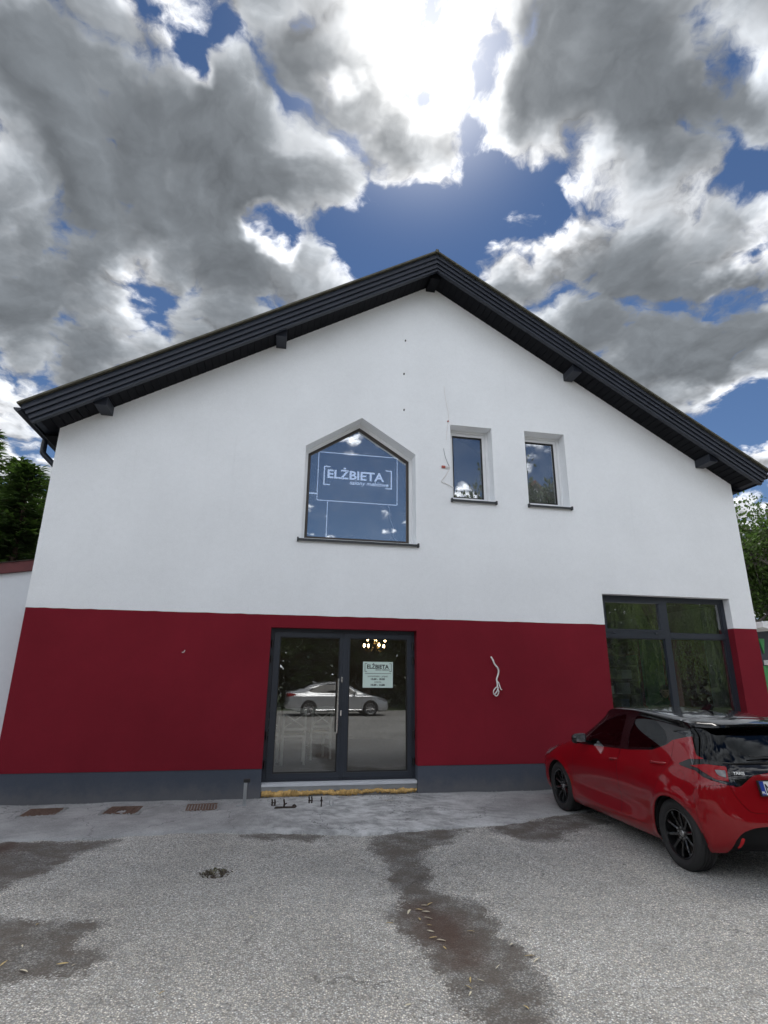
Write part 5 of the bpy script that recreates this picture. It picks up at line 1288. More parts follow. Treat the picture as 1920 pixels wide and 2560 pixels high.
def kiosk():
    k = tag(empty('kiosk', (15.5, 6.5, 0)), 'dark and green kiosk under a white roof edge right of the shop', 'kiosk'); k.location = (0, 0, 0)
    m = MB(); m.box(13.25, 18.5, 5.0, 9.0, -.1, 3.0); m.build('wall', M['kiosk_dark'], k)
    m = MB(); m.prism([(12.9, 3.01), (13.2, 2.93), (19, 3.55), (19, 3.80), (12.9, 3.16)], FAC, 4.4, 9.4); m.build('roof', M['kiosk_white'], k)
    m = MB(); m.box(13.24, 18.5, 4.96, 4.998, 0.2, 2.02); m.build('green_panel', M['kiosk_green'], k)
    m = MB(); m.prism([(13.26, 2.75), (13.42, 2.75), (13.34, 2.35)], FAC, 4.96, 4.998); m.build('green_stripe', M['kiosk_green'], k)
    m = MB(); m.box(13.30, 13.46, 4.80, 4.99, 2.04, 2.17); m.build('meter_box', M['kiosk_white'], k)
kiosk()
def house():
    k = tag(empty('gabled_house', (17, -27, 0)), 'white gabled house behind the trees, mirrored in the right small window', 'house'); k.location = (0, 0, 0)
    m = MB(); m.prism([(13.7, 0), (22.7, 0), (22.7, 10.7), (18.2, 15.4), (13.7, 10.7)], FAC, -34, -27); m.build('wall', M['house_white'], k)
    for s in (-1, 1):
        m = MB(); m.prism([(18.2, 15.45), (18.2+s*5.0, 10.25), (18.2+s*5.0, 10.55), (18.2, 15.75)], FAC, -34.4, -26.6); m.build('roof', M['tile_red'], k)
    for x in (15.7, 18.2, 20.7):
        for z in (2.2, 5.2, 8.2):
            m = MB(); L = [(x-.5, z-.7), (x+.5, z-.7), (x+.5, z+.7), (x-.5, z+.7)]; m.ring(L, inset(L, .08), FAC, -27.0, -26.95); o = m.build('window', M['white_pvc'], k)
            p = MB(); p.add([(a, -26.97, b) for a, b in inset(L, .08)], [(0, 1, 2, 3)]); p.build('pane', M['glass_dark'], o)
house()

# ------------------------------------------------------------------ things inside
def dining_chair(loc, rz, label):
    c = tag(empty('dining_chair', loc, rz), label, 'chair', 'white chairs inside the shop')
    W_, D_, H_ = .37, .38, .90; m = M['chair_white']
    for sx in (-1, 1):
        b = MB(); b.bar((sx*W_/2, -D_/2, 0), (sx*W_/2, -D_/2, .44), .034, .034, (0, 1, 0)); b.build('leg', m, c)
        b = MB(); b.bar((sx*W_/2, D_/2+.03, 0), (sx*W_/2, D_/2, .45), .034, .034, (0, 1, 0)); b.bar((sx*W_/2, D_/2, .45), (sx*W_/2, D_/2+.07, H_), .034, .034, (0, 1, 0)); b.build('leg', m, c)
        b = MB(); b.bar((sx*W_/2, -D_/2, .20), (sx*W_/2, D_/2, .20), .02, .03); b.build('stretcher', m, c)
    b = MB(); b.box(-W_/2-.01, W_/2+.01, -D_/2-.02, D_/2+.01, .43, .465); b.build('seat', m, c, bevel=.008)
    yb = D_/2+.045; zt = H_; b = MB()
    b.bar((-W_/2, D_/2+.07, zt-.04), (W_/2, D_/2+.07, zt-.04), .03, .08); b.bar((-W_/2, yb-.03, .56), (W_/2, yb-.03, .56), .03, .04)
    b.bar((-W_/2, yb-.02, .58), (W_/2, yb+.02, zt-.08), .018, .028, (0, 1, 0)); b.bar((W_/2, yb-.02, .58), (-W_/2, yb+.02, zt-.08), .018, .028, (0, 1, 0)); b.build('cross_back', m, c)
dining_chair((.44, 1.9, .19), math.pi, 'white cross back chair in the middle behind the left door pane')
dining_chair((-.0, 2.2, .19), math.pi, 'white chair half hidden at the left edge of the left door pane')
dining_chair((.90, 2.5, .19), math.pi+.25, 'white chair behind the left door pane, nearest the handle')
emis('bulb', (1.0, 0.72, 0.38), 28.0)
def chandelier():
    BB = [(1.879, 2.364), (2.09, 2.365), (2.269, 2.359), (1.796, 2.234), (1.952, 2.255), (2.088, 2.249), (2.255, 2.243)]
    cx, cy = 2.06, 3.0
    c = tag(empty('chandelier', (cx, cy, 2.96)), 'lit chandelier with small bulbs behind the right door pane', 'lamp')
    b = MB(); b.tube([(0, 0, 0), (0, 0, -.70)], .012, 8); b.lathe([(0, 0), (.06, 0), (.05, -.03), (0, -.04)], 16); b.lathe([(0, -.62), (.04, -.64), (.05, -.68), (.02, -.74), (0, -.75)], 16); b.build('stem', M['brass'], c, 40)
    for i, (x, z) in enumerate(BB):
        yy = (-.12, .15, .05, -.2, .22, -.25, .1)[i]
        a = MB(); a.tube(spline([(0, 0, -.66), ((x-cx)*.5, yy*.5, z-2.96-.12), (x-cx, yy, z-2.96-.06)], 4), .008, 6); arm = a.build('arm', M['brass'], c, 40)
        l = MB(); l.lathe([(0, -.042), (.012, -.038), (.022, -.015), (.016, .015), (0, .03)], 12, lambda p: (p[0]+x-cx, p[1]+yy, p[2]+z-2.96)); l.build('bulb', M['bulb'], arm, 60)
chandelier()
def notice():
    y = .140; n = tag(empty('opening_hours_notice', (1.6, y, 1.65)), 'pale mint notice with shop name and opening hours on the right door leaf', 'sign'); n.location = (0, 0, 0)
    x0, x1, z0, z1 = 1.364, 1.829, 1.459, 1.838; yy = y+.028-.006
    m = MB(); m.box(x0, x1, yy, yy+.002, z0, z1); m.build('sheet', M['paper_mint'], n)
    yt = yy-.0015; ink = M['ink']; xc = (x0+x1)/2
    text('lettering', 'ELŻBIETA', .082, ink, n, (1.425, yt, 1.738), .340, bold=.0022, depth=.0005)
    text('lettering', 'salony meblowe', .030, ink, n, (1.555, yt, 1.712), .225, shear=.25, bold=.0004, depth=.0005)
    b = MB()
    for sx, xe in ((1, x0+.028), (-1, x1-.022)):
        b.box(min(xe, xe+sx*.006), max(xe, xe+sx*.006), yt-.001, yt, 1.692, 1.815)
        for zz in (1.692, 1.809): b.box(min(xe, xe+sx*.035), max(xe, xe+sx*.035), yt-.0015, yt-.0002, zz, zz+.006)
    b.box(x0+.03, x1-.03, yt-.001, yt, 1.664, 1.669); b.build('rule_lines', ink, n)
    for s, z, w, bo, mt in (('poniedziałek - piątek', 1.615, .31, .0, 'ink_grey'), ('10.00 - 18.00', 1.572, .215, .0012, 'ink'), ('sobota', 1.533, .105, .0, 'ink_grey'), ('10.00 - 14.00', 1.487, .215, .0012, 'ink')):
        t = text('lettering', s, .036, M[mt], n, (xc-w/2, yt, z), w, bold=bo, depth=.0005)
notice()
glass('acrylic', 0.02, (0.86, 0.90, 0.96))
def hanging_sign():
    s = tag(empty('hanging_sign', (1.25, .55, 4.9)), 'clear hanging sign with white shop name lettering inside the house shaped window', 'sign'); s.location = (0, 0, 0)
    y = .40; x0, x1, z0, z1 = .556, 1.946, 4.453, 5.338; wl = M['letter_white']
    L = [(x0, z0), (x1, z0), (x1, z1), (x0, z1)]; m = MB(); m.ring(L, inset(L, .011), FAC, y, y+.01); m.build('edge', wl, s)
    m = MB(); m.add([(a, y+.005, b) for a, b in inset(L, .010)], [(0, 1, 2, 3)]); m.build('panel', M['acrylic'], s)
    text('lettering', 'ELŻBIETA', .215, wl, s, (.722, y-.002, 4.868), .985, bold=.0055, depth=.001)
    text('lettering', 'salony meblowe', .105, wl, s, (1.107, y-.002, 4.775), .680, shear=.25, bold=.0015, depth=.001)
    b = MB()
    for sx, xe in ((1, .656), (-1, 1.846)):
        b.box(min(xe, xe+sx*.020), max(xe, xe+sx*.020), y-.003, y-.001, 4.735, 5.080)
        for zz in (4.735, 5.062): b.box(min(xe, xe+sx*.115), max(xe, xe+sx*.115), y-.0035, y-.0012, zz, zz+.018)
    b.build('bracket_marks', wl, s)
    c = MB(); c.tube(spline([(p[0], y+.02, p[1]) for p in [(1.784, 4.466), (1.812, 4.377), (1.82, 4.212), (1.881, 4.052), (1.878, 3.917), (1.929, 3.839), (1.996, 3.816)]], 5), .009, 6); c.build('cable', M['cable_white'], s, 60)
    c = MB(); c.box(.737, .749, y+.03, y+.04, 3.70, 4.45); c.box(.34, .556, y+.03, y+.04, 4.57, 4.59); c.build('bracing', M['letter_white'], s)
hanging_sign()
def railing():
    r = tag(empty('stair_railing', (4.5, .9, 4.3)), 'dark stair railing inside the right small window', 'railing'); r.location = (0, 0, 0)
    for i, x in enumerate((4.62, 4.82, 5.02)):
        b = MB(); b.tube([(x, .85, 4.55), (x, .85, 5.05-.06*i)], .014, 8); b.build('baluster', M['black_plastic'], r)
    b = MB(); b.bar((4.3, .85, 4.66), (5.2, .85, 4.63), .03, .035); b.build('rail', M['black_plastic'], r)
railing()
simple('skin', (0.42, 0.26, 0.20), 0.6, 0.0, 0.08, 20.0); simple('hair_dark', (0.018, 0.013, 0.010), 0.7); simple('green_top', (0.03, 0.10, 0.035), 0.9); simple('trousers', (0.03, 0.03, 0.04), 0.9)
def skinned(name, pts, edges, rad, mat, parent, root=0, sub=2):
    me = bpy.data.meshes.new(name); me.from_pydata(pts, edges, []); o = bpy.data.objects.new(name, me); COL.objects.link(o)
    sk = o.modifiers.new('skin', 'SKIN'); sk.use_smooth_shade = True
    for i, r in enumerate(rad): me.skin_vertices[0].data[i].radius = (r, r) if not isinstance(r, tuple) else r; me.skin_vertices[0].data[i].use_root = (i == root)
    ss = o.modifiers.new('sub', 'SUBSURF'); ss.levels = sub; ss.render_levels = sub
    dg = bpy.context.evaluated_depsgraph_get(); m2 = bpy.data.meshes.new_from_object(o.evaluated_get(dg)); bpy.data.objects.remove(o)
    m2.materials.clear(); m2.materials.append(mat); m2.name = name; m2.polygons.foreach_set('use_smooth', [True]*len(m2.polygons))
    return link(bpy.data.objects.new(name, m2), parent)
def person():
    # seated at a desk behind the shop window, facing left
    p = tag(empty('person', (7.22, 1.15, .19), math.radians(150)), 'person in a green top sitting behind the wide shop window', 'person')
    pts = [(0, 0, .50), (0, 0, .66), (0, .01, .86), (0, 0, 1.00), (0, .01, 1.06), (0, .03, 1.12), (0, .05, 1.20),
           (.16, 0, .97), (.23, .06, .74), (.14, .30, .66), (.10, .36, .66), (-.16, 0, .97), (-.23, .06, .74), (-.14, .30, .66), (-.10, .36, .66),
           (.09, .05, .47), (.12, .42, .47), (.12, .44, .08), (.12, .56, .04), (-.09, .05, .47), (-.12, .42, .47), (-.12, .44, .08), (-.12, .56, .04)]
    ed = [(0, 1), (1, 2), (2, 3), (3, 4), (4, 5), (5, 6), (3, 7), (7, 8), (8, 9), (9, 10), (3, 11), (11, 12), (12, 13), (13, 14), (0, 15), (15, 16), (16, 17), (17, 18), (0, 19), (19, 20), (20, 21), (21, 22)]
    rad = [(.15, .11), (.14, .10), (.15, .105), (.10, .08), .05, .05, .04, .06, .045, .035, .03, .06, .045, .035, .03, .085, .065, .045, .04, .085, .065, .045, .04]
    skinned('body', pts, ed, rad, M['green_top'], p)
    hd = MB(); n1, n2 = 20, 14; v = []
    for i in range(n2+1):
        ph = math.pi*i/n2
        for k in range(n1):
            th = 2*math.pi*k/n1; x, y, z = math.sin(ph)*math.cos(th), math.sin(ph)*math.sin(th), math.cos(ph)
            jaw = 1-.28*max(0, -z)**1.5; yy = y*.098*jaw+(.012*math.exp(-((z+.08)/.16)**2-(x/.22)**2)*2 if y > .3 else 0)
            yy -= .010*math.exp(-((z-.08)/.12)**2-((abs(x)-.42)/.18)**2) if y > .3 else 0
            v.append((x*.076*jaw, yy+.06, z*.115+1.215))
    hd.add(v, [(i*n1+k, i*n1+(k+1) % n1, (i+1)*n1+(k+1) % n1, (i+1)*n1+k) for i in range(n2) for k in range(n1)])
    h = hd.build('head', M['skin'], p, 180)
    for sx in (-1, 1):
        e = MB(); e.lathe([(0, -.011), (.009, -.006), (.011, 0), (.009, .006), (0, .011)], 10, lambda q: (q[0]+sx*.030, q[1]+.148, q[2]+1.222)); e.build('eye', M['ink'], h)
        e = MB(); e.lathe([(0, -.028), (.010, -.02), (.012, .01), (.008, .028), (0, .03)], 8, lambda q: (q[0]+sx*.077, q[1]+.055, q[2]+1.21)); e.build('ear', M['skin'], h, 60)
    mo = MB(); mo.tube([(-.022, .150, 1.150), (0, .156, 1.148), (.022, .150, 1.150)], .005, 6); mo.build('mouth', M['red_plastic'], h)
    hr = MB(); v = []
    for i in range(n2+1):
        ph = math.pi*i/n2*.78
        for k in range(n1):
            th = 2*math.pi*k/n1; x, y, z = math.sin(ph)*math.cos(th), math.sin(ph)*math.sin(th), math.cos(ph)
            front = max(0, y); lim = .25 if y > .25 else -1; z2 = max(z, lim) if y > .25 else z
            v.append((x*.087, y*.106+.052, z2*.125+1.222-(.03 if y < -.2 and z < 0 else 0)))
    hr.add(v, [(i*n1+k, i*n1+(k+1) % n1, (i+1)*n1+(k+1) % n1, (i+1)*n1+k) for i in range(n2) for k in range(n1)]); hr.build('hair', M['hair_dark'], p, 180)
    for sx in (-1, 1):
        pm = [(sx*.10, .355, .66), (sx*.09, .42, .655)]; E_ = [(0, 1)]; R_ = [.024, .030]
        q = MB(); q.tube([(sx*.105, .35, .66), (sx*.10, .39, .66), (sx*.095, .43, .655)], [.024, .034, .030], 8)
        for f in range(4):
            fx = sx*(.070+.019*f); ln = (.065, .078, .074, .058)[f]; q.tube([(fx, .425, .655), (fx, .425+ln*.6, .66), (fx, .425+ln, .648)], [.0095, .009, .007], 6)
        q.tube([(sx*.070, .385, .655), (sx*.045, .41, .655), (sx*.038, .44, .65)], [.012, .010, .008], 6); q.build('hand', M['skin'], p, 60)
person()
def shop_inside():
    s = tag(empty('shelf_unit', (7.0, 2.6, .19)), 'dark shelf unit with boxes and papers inside the shop window', 'shelf'); s.location = (0, 0, 0)
    x0, x1, y0, y1 = 6.35, 7.55, 2.35, 2.70
    m = MB(); m.box(x0, x1, y1-.02, y1, .2, 2.1); m.box(x0-.03, x0, y0, y1, .2, 2.12); m.box(x1, x1+.03, y0, y1, .2, 2.12); m.build('carcass', M['dark_wood'], s)
    for z in (.6, 1.0, 1.32, 1.62, 1.90):
        m = MB(); m.box(x0+.001, x1-.001, y0, y1-.021, z-.015, z+.015); m.build('shelf_board', M['dark_wood'], s)
    rnd = random.Random(9); simple('box_grey', (.25, .27, .28), .7); simple('box_white', (.55, .57, .56), .7); simple('box_blue', (.06, .09, .16), .7)
    for i, (x, z, w, hh, mt) in enumerate(((6.55, 1.335, .16, .20, 'box_blue'), (6.85, 1.335, .26, .16, 'box_white'), (7.25, 1.335, .20, .22, 'box_grey'), (6.6, 1.635, .22, .14, 'box_grey'), (7.0, 1.635, .16, .20, 'box_grey'), (7.3, 1.635, .24, .18, 'box_white'), (6.7, 1.015, .3, .2, 'box_grey'), (7.2, 1.015, .2, .22, 'box_blue'))):
        where = 'bottom' if z < 1.1 else ('middle' if z < 1.5 else 'top'); nth = ('left', 'centre', 'right')[(0 if x < 6.75 else (1 if x < 7.15 else 2))]
        m = MB(); m.box(x-w/2, x+w/2, y0+.03, y0+.22, z, z+hh)
        col = {'box_blue': 'dark blue', 'box_white': 'pale', 'box_grey': 'grey'}[mt]
        tag(m.build('storage_box', M[mt], bevel=.005), '%s box on the %s row of the shop shelf, %s' % (col, where, nth), 'box', 'boxes on the shop shelf')
    g = MB(); g.box(7.62, 8.05, 2.2, 2.3, .2, 2.94); g.build('green_partition', M['green_panel'], bld)
    c = tag(empty('curtain', (8.0, .6, 0)), 'pale curtain at the right side of the wide shop window', 'curtain'); c.location = (0, 0, 0)
    m = MB(); n = 40; v = []
    for k in range(n+1):
        yy = .38+.50*k/n; xx = 8.0+.025*math.sin(k*1.3); v += [(xx, yy, .25), (xx, yy, 2.93)]
    m.add(v, [(2*k, 2*k+2, 2*k+3, 2*k+1) for k in range(n)]); simple('curtain_cloth', (.62, .68, .66), .9); m.build('cloth', M['curtain_cloth'], c, 180)
    d = tag(empty('desk', (6.8, 1.2, .19)), 'dark desk behind the shop window where the person sits', 'desk'); d.location = (0, 0, 0)
    m = MB(); m.box(6.2, 7.0, .7, 1.5, .90, .93); m.build('desk_top', M['dark_wood'], d)
    for x in (6.24, 6.96):
        for y in (.74, 1.46):
            m = MB(); m.box(x-.025, x+.025, y-.025, y+.025, .19, .90); m.build('leg', M['dark_wood'], d)
    ch = tag(empty('office_chair', (7.22, 1.15, .19), math.radians(150)), 'dark office chair under the seated person', 'chair')
    m = MB(); m.box(-.23, .23, -.22, .25, .36, .42); m.build('seat', M['trim_black'], ch, bevel=.02)
    m = MB(); m.box(-.21, .21, -.25, -.20, .5, .95); m.build('backrest', M['trim_black'], ch, bevel=.02)
    m = MB(); m.tube([(0, 0, .06), (0, 0, .36)], .03, 8); m.build('column', M['trim_black'], ch)
    for k in range(5):
        a = 2*math.pi*k/5; m = MB(); m.bar((0, 0, .07), (.28*math.cos(a), .28*math.sin(a), .05), .04, .03); m.build('foot', M['trim_black'], ch)
shop_inside()

# ------------------------------------------------------------------ bits on the wall
def wall_bits():
    m = M['cable_grey']
    def wire(name, label, pts, r, mat, y=-.012, cat='wire', extra=None):
        o = MB(); o.tube(spline([(p[0], y if i else .004, p[1]) for i, p in enumerate(pts)], 4), r, 6); return tag(o.build(name, mat, None, 60), label, cat)
    wire('loose_wire', 'thin pale wire hanging above the left small window', [(2.71, 6.635), (2.715, 6.475), (2.736, 6.318), (2.76, 6.163), (2.778, 6.025), (2.764, 5.937), (2.739, 5.746), (2.723, 5.575)], .0045, M['cable_white'])
    wire('loose_wire', 'short bent grey wire beside the left small window, above the red clip', [(2.674, 5.419), (2.695, 5.271), (2.732, 5.159), (2.763, 5.096)], .006, m)
    wire('loose_wire', 'kinked pale wire ending at the left small window, below the red clip', [(2.778, 5.056), (2.695, 4.911), (2.621, 4.8), (2.707, 4.767), (2.832, 4.704)], .007, M['cable_white'])
    c = tag(empty('wire_clip', (2.66, 0, 5.07)), 'red and white plastic wire clip left of the left small window', 'clip')
    b = MB(); b.tube([(-.03, -.012, .0), (.03, -.012, 0)], .022, 10); b.build('cap', M['red_plastic'], c, 40)
    b = MB(); b.tube([(.031, -.012, .01), (.12, -.012, .01)], .006, 6); b.tube([(.031, -.012, -.018), (.11, -.012, -.018)], .006, 6); b.build('lead', M['cable_white'], c, 40)
    c = tag(empty('wire_clip', (2.764, 0, 5.937)), 'tiny red wire clip above the corner of the left small window', 'clip')
    b = MB(); b.tube([(0, 0.0, 0), (0, -.02, 0)], .014, 10); b.build('cap', M['red_plastic'], c, 40)
    for i, ((x, z), w) in enumerate((((1.999, 7.469), 'uppermost'), ((1.972, 6.785), 'middle'), ((1.972, 6.077), 'lowest'))):
        b = MB(); b.lathe([(0, 0), (.013, 0), (.013, .010), (.008, .018), (0, .018)], 10, lambda p: (x+p[0], .001-p[2], z+p[1]*1.6)); tag(b.build('wall_anchor', M['rust_dark'], None, 40), 'small dark wall anchor in the gable, %s of the three' % w, 'anchor', 'anchors in the gable')
    c = tag(empty('power_cable', (3.37, 0, 1.94)), 'white cable end dangling from the red wall in a knotted loop', 'cable'); c.location = (0, 0, 0)
    A = [(3.37, 1.936), (3.389, 1.894), (3.415, 1.829), (3.462, 1.772), (3.477, 1.726), (3.465, 1.669), (3.441, 1.605), (3.443, 1.567), (3.448, 1.499), (3.458, 1.462)]
    B = [(3.452, 1.499), (3.404, 1.462), (3.373, 1.417), (3.388, 1.376), (3.431, 1.417), (3.45, 1.455), (3.46, 1.417), (3.45, 1.376), (3.42, 1.354), (3.4, 1.372), (3.441, 1.443)]
    D = [(3.443, 1.571), (3.467, 1.548), (3.485, 1.492), (3.499, 1.451), (3.516, 1.447)]
    for nm, L, r, yy in (('lead', A, .013, -.022), ('loop', B, .0085, -.034), ('tail', D, .0085, -.026)):
        b = MB(); b.tube(spline([(p[0], yy+(.012 if nm == 'loop' and i % 2 else 0)+(.02 if nm == 'lead' and i == 0 else 0), p[1]) for i, p in enumerate(L)], 5), r, 8); b.build(nm, M['cable_white'], c, 60)
    b = MB(); b.tube(spline([(-1.262, .0, 1.925), (-1.258, -.02, 1.922), (-1.242, -.03, 1.924), (-1.230, -.03, 1.940), (-1.228, -.03, 1.955)], 4), .007, 6); tag(b.build('wall_hook', M['cable_white'], None, 60), 'small white wire hook on the red wall left of the door', 'hook')
wall_bits()

# ------------------------------------------------------------------ bits on the ground
simple('cement_dirty', (.105, .085, .068), .95, 0, .4, 30.0)
def ground_bits():
    for i, (corners, lab) in enumerate((([(-2.743, -.654), (-2.355, -.712), (-2.427, -.24), (-2.832, -.254)], 'leftmost rusty drain cover sunk in the cement by the plinth'),
                         ([(-1.868, -.652), (-1.478, -.711), (-1.49, -.284), (-1.866, -.295)], 'middle rusty drain cover sunk in the cement by the plinth'),
                         ([(-.939, -.616), (-.548, -.683), (-.574, -.272), (-.952, -.266)], 'rusty drain cover nearest the door sunk in the cement'))):
        cx = sum(c[0] for c in corners)/4; cy = sum(c[1] for c in corners)/4; hw, hd = .185, .185
        o = tag(empty('drain_cover', (cx, cy, .022), random.Random(i).uniform(-.06, .06)), lab, 'drain cover', 'drain covers along the plinth')
        L = [(-hw, -hd), (hw, -hd), (hw, hd), (-hw, hd)]; m = MB(); m.ring(L, inset(L, .022), lambda p, t: (p[0], p[1], t), -.03, .006); m.build('frame', M['rust'], o)
        L2 = inset(L, .026); m = MB(); m.prism(L2, lambda p, t: (p[0], p[1], t), -.03, -.010); m.build('plate', M['cement_dirty'], o)
        for k in range(9):
            if i == 1 and k in (3, 4, 5):
                m = MB(); x = -hw+.045+k*.0345; m.box(x-.011, x+.011, .01, hd-.03, -.010, .003); m.build('rib', M['rust'], o); continue
            m = MB(); x = -hw+.045+k*.0345; m.box(x-.011, x+.011, -hd+.03, hd-.03, -.010, .006+.002*(k % 2)); m.build('rib', M['rust'], o)
        rnd = random.Random(20+i); bmx = MB()
        for k in range(90):                                     # crumbled mortar round the frame
            side = rnd.randrange(4); t = rnd.uniform(-hw-.04, hw+.04); dd = hw+rnd.uniform(.0, .05)
            x, y = ((t, dd), (t, -dd), (dd, t), (-dd, t))[side]; s = rnd.uniform(.004, .013); bmx.box(x-s, x+s, y-s, y+s, -.016, -.008+s*1.2)
        q = bmx.build('crumbs', M['cement'], o); q['kind'] = 'stuff'
    o = tag(empty('door_stop_post', (-.235, -.45, .02)), 'short grey metal post with a black cap left of the door', 'post')
    m = MB(); m.box(-.022, .022, -.006, .006, 0, .285); m.build('post', M['zinc'], o, bevel=.003)
    m = MB(); m.box(-.105, .02, -.012, .014, 0, .012); m.build('foot', M['zinc'], o, bevel=.003)
    m = MB(); m.box(-.030, .055, -.020, .016, .270, .315); m.build('cap', M['black_plastic'], o, bevel=.008)
    B = [(.134, -.454, .075, 'twin rusty bolt stub nearest the door stop post'), (.262, -.614, .10, 'crooked rusty bolt stub with a broken foot plate in front of the left leaf'), (.394, -.578, .04, 'low rusty lump right of the crooked bolt stub'),
         (.612, -.406, .085, 'twin rusty bolt stub in front of the door centre'), (.736, -.600, .115, 'tall thin rusty bolt stub in front of the door centre'), (.866, -.590, .065, 'pale bent wire stub, the rightmost of the stubs')]
    for i, (x, y, h_, lab) in enumerate(B):
        o = tag(empty('bolt_stub', (x, y, .012)), lab, 'bolt', 'rusty stubs in front of the door')
        m = MB(); mt = M['rust_dark'] if i < 5 else M['zinc']
        if i in (0, 3):
            for dx in (-.018, .016): m.tube([(dx, 0, 0), (dx+.002, 0, h_*.6), (dx-.004, .004, h_)], .0105, 7)
            m.box(-.03, .03, -.008, .008, h_*.35, h_*.5)
        elif i == 1:
            m.tube([(0, 0, 0), (.006, 0, h_*.5), (-.004, 0, h_)], .0115, 7); m.tube([(.006, 0, h_*.35), (.035, -.01, h_*.6)], .008, 6)
        elif i == 2: m.lathe([(.028, 0), (.030, .012), (.016, .03), (.0, .036)], 9)
        elif i == 4: m.tube([(0, 0, 0), (.003, 0, h_*.5), (.0, 0, h_)], .0085, 7); m.box(-.014, .014, -.012, .012, h_*.55, h_*.68)
        else: m.tube(spline([(-.022, 0, h_), (-.022, 0, .02), (0, 0, .002), (.022, 0, .02), (.02, 0, h_*.8)], 4), .005, 6)
        m.build('stub', mt, o, 40)
        if i == 1:
            m = MB(); m.add([(-.12, -.03, .004), (.14, -.04, .004), (.16, .02, .006), (-.10, .035, .006), (-.12, -.03, .012), (.14, -.04, .012), (.16, .02, .014), (-.10, .035, .014)], [(0, 1, 2, 3), (4, 5, 6, 7), (0, 1, 5, 4), (1, 2, 6, 5), (2, 3, 7, 6), (3, 0, 4, 7)]); m.build('foot_plate', M['rust_dark'], o)
    # the broken pothole with weeds
    hx, hy, rx, ry = HOLE; R_ = np.random.RandomState(2)
    g = tag(empty('pothole_weeds', (hx, hy, -.03)), 'weeds and rubble in a small pothole in the asphalt', 'weeds')
    m = MB()
    for k in range(70):
        a, r = R_.uniform(0, 6.28), R_.uniform(0, 1)**.5; s = R_.uniform(.006, .018); x, y = math.cos(a)*r*rx*1.05, math.sin(a)*r*ry*1.05
        m.add([(x+R_.uniform(-s, s), y+R_.uniform(-s, s), (q % 2)*s*1.4+R_.uniform(-.002, .004)) for q in range(6)], [(0, 2, 4), (1, 3, 5), (0, 1, 3, 2), (2, 3, 5, 4), (4, 5, 1, 0)])
    q = m.build('rubble', M['cement_dirty'], g); q['kind'] = 'stuff'
    n = 130; a = R_.uniform(0, 6.28, n); r = R_.uniform(0, 1, n)**.6; C = np.column_stack([np.cos(a)*r*rx*.95, np.sin(a)*r*ry*.95, R_.uniform(.01, .05, n)*(1.2-r)])
    d_ = R_.normal(0, 1, (n, 3)); d_[:, 2] = np.abs(d_[:, 2])+.4; d_ /= np.linalg.norm(d_, axis=1, keepdims=True); w = np.cross(d_, R_.normal(0, 1, (n, 3))); w /= np.linalg.norm(w, axis=1, keepdims=True)
    s = R_.uniform(.006, .016, (n, 1)); q = link(bpy.data.objects.new('foliage', quads_mesh('foliage', C, d_*s, w*s*.4, M['weeds'])), g); q['kind'] = 'stuff'
    simple('leaf_dry', (.50, .38, .17), .7, 0, .3, 60.0); simple('leaf_pale', (.62, .56, .42), .7, 0, .3, 60.0)
    LV = [(1.168,-3.932),(1.231,-3.848),(1.28,-3.828),(1.195,-4.087),(1.171,-4.199),(1.153,-4.295),(1.142,-4.394),(1.184,-4.437),(1.179,-4.534),(1.209,-3.97),(1.421,-4.332),(1.595,-4.598),(1.637,-4.775),(1.656,-4.835),(1.207,-4.933),(1.262,-4.943),(1.167,-5.006),(1.155,-5.067),(1.392,-5.25),(.794,-5.146),(.896,-4.181),(1.082,-3.981),(1.122,-4.108),(1.411,-4.827),(-1.417,-3.828),(-1.383,-4.155),(-1.075,-4.409),(-1.007,-4.435),(-1.398,-4.368),(-1.256,-4.474),(-.458,-4.83),(-.032,-3.924)]
    rnd = random.Random(11); mes = []
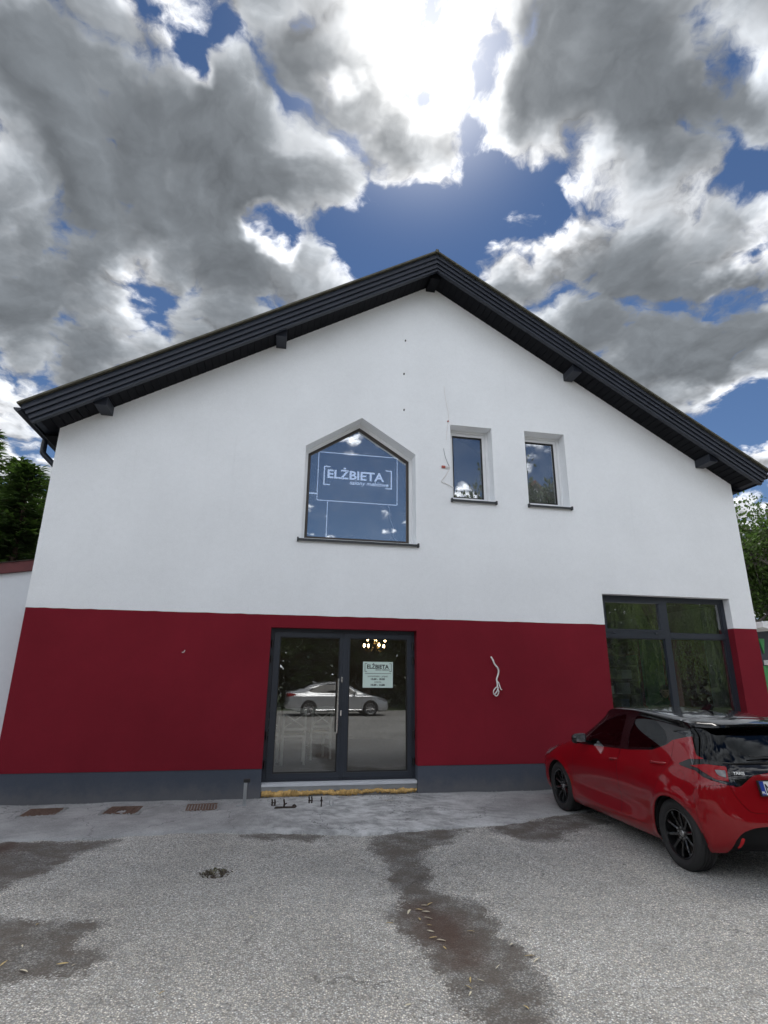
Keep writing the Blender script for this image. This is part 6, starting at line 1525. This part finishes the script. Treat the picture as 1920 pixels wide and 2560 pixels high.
    for mt in ('leaf_dry', 'leaf_pale'):
        m = MB(); n = 6; v = []
        for k in range(n+1):
            t = k/n; w = .0075*math.sin(math.pi*min(1, t*.92+.04))**.8; x = (t-.5)*.075; z = .003+.003*math.sin(t*3.0); v += [(x, -w+.004*math.sin(t*2.5), z+.002), (x, .004*math.sin(t*2.5), z), (x, w+.004*math.sin(t*2.5), z+.003)]
        m.add(v, [(3*k+j, 3*k+3+j, 3*k+4+j, 3*k+1+j) for k in range(n) for j in (0, 1)]); mes.append(m.mesh('fallen_leaf', M[mt], 180))
    gz = lambda x, y: -0.030*math.exp(-((x-1.3)/.35)**2)*min(1, max(0, (-y-2.2)))+.012*math.sin(x*.9+1)*math.sin(y*.7)+.006*math.sin(x*2.3+y*1.7)+.003*math.sin(5.1*x-3.7*y)
    for i, (x, y) in enumerate(LV):
        o = bpy.data.objects.new('fallen_leaf', mes[i % 2]); link(o); o.location = (x, y, gz(x, y)+.004); o.rotation_euler = (rnd.uniform(-.25, .25), rnd.uniform(-.2, .2), rnd.uniform(0, 6.28)); s = rnd.uniform(.5, .9); o.scale = (s, s*rnd.uniform(.8, 1.3), s)
        tag(o, 'narrow dry leaf lying on the asphalt', 'leaf', 'dry leaves on the asphalt')
ground_bits()

def grit():
    """crumbs and grit along the foot of the wall"""
    rnd = random.Random(31); m = MB()
    for k in range(900):
        x = rnd.uniform(XL, XR-.2)
        if -0.1 < x < 2.2 and rnd.random() < .4: y = rnd.uniform(-.30, .03)
        else: y = -.004-abs(rnd.gauss(0, .05))
        s = rnd.choice((.003, .004, .006, .009)); h_ = s*rnd.uniform(.6, 1.4); a = rnd.uniform(0, 3.14); c, q = math.cos(a)*s, math.sin(a)*s
        m.add([(x+c, y+q, .014), (x-q, y+c, .014), (x-c, y-q, .014), (x+q, y-c, .014), (x+rnd.uniform(-s, s)*.5, y+rnd.uniform(-s, s)*.5, .018+h_)], [(0, 1, 4), (1, 2, 4), (2, 3, 4), (3, 0, 4)])
    tag(m.build('grit', M['cement']), 'loose crumbs of mortar along the foot of the wall', 'grit', kind='stuff')
grit()
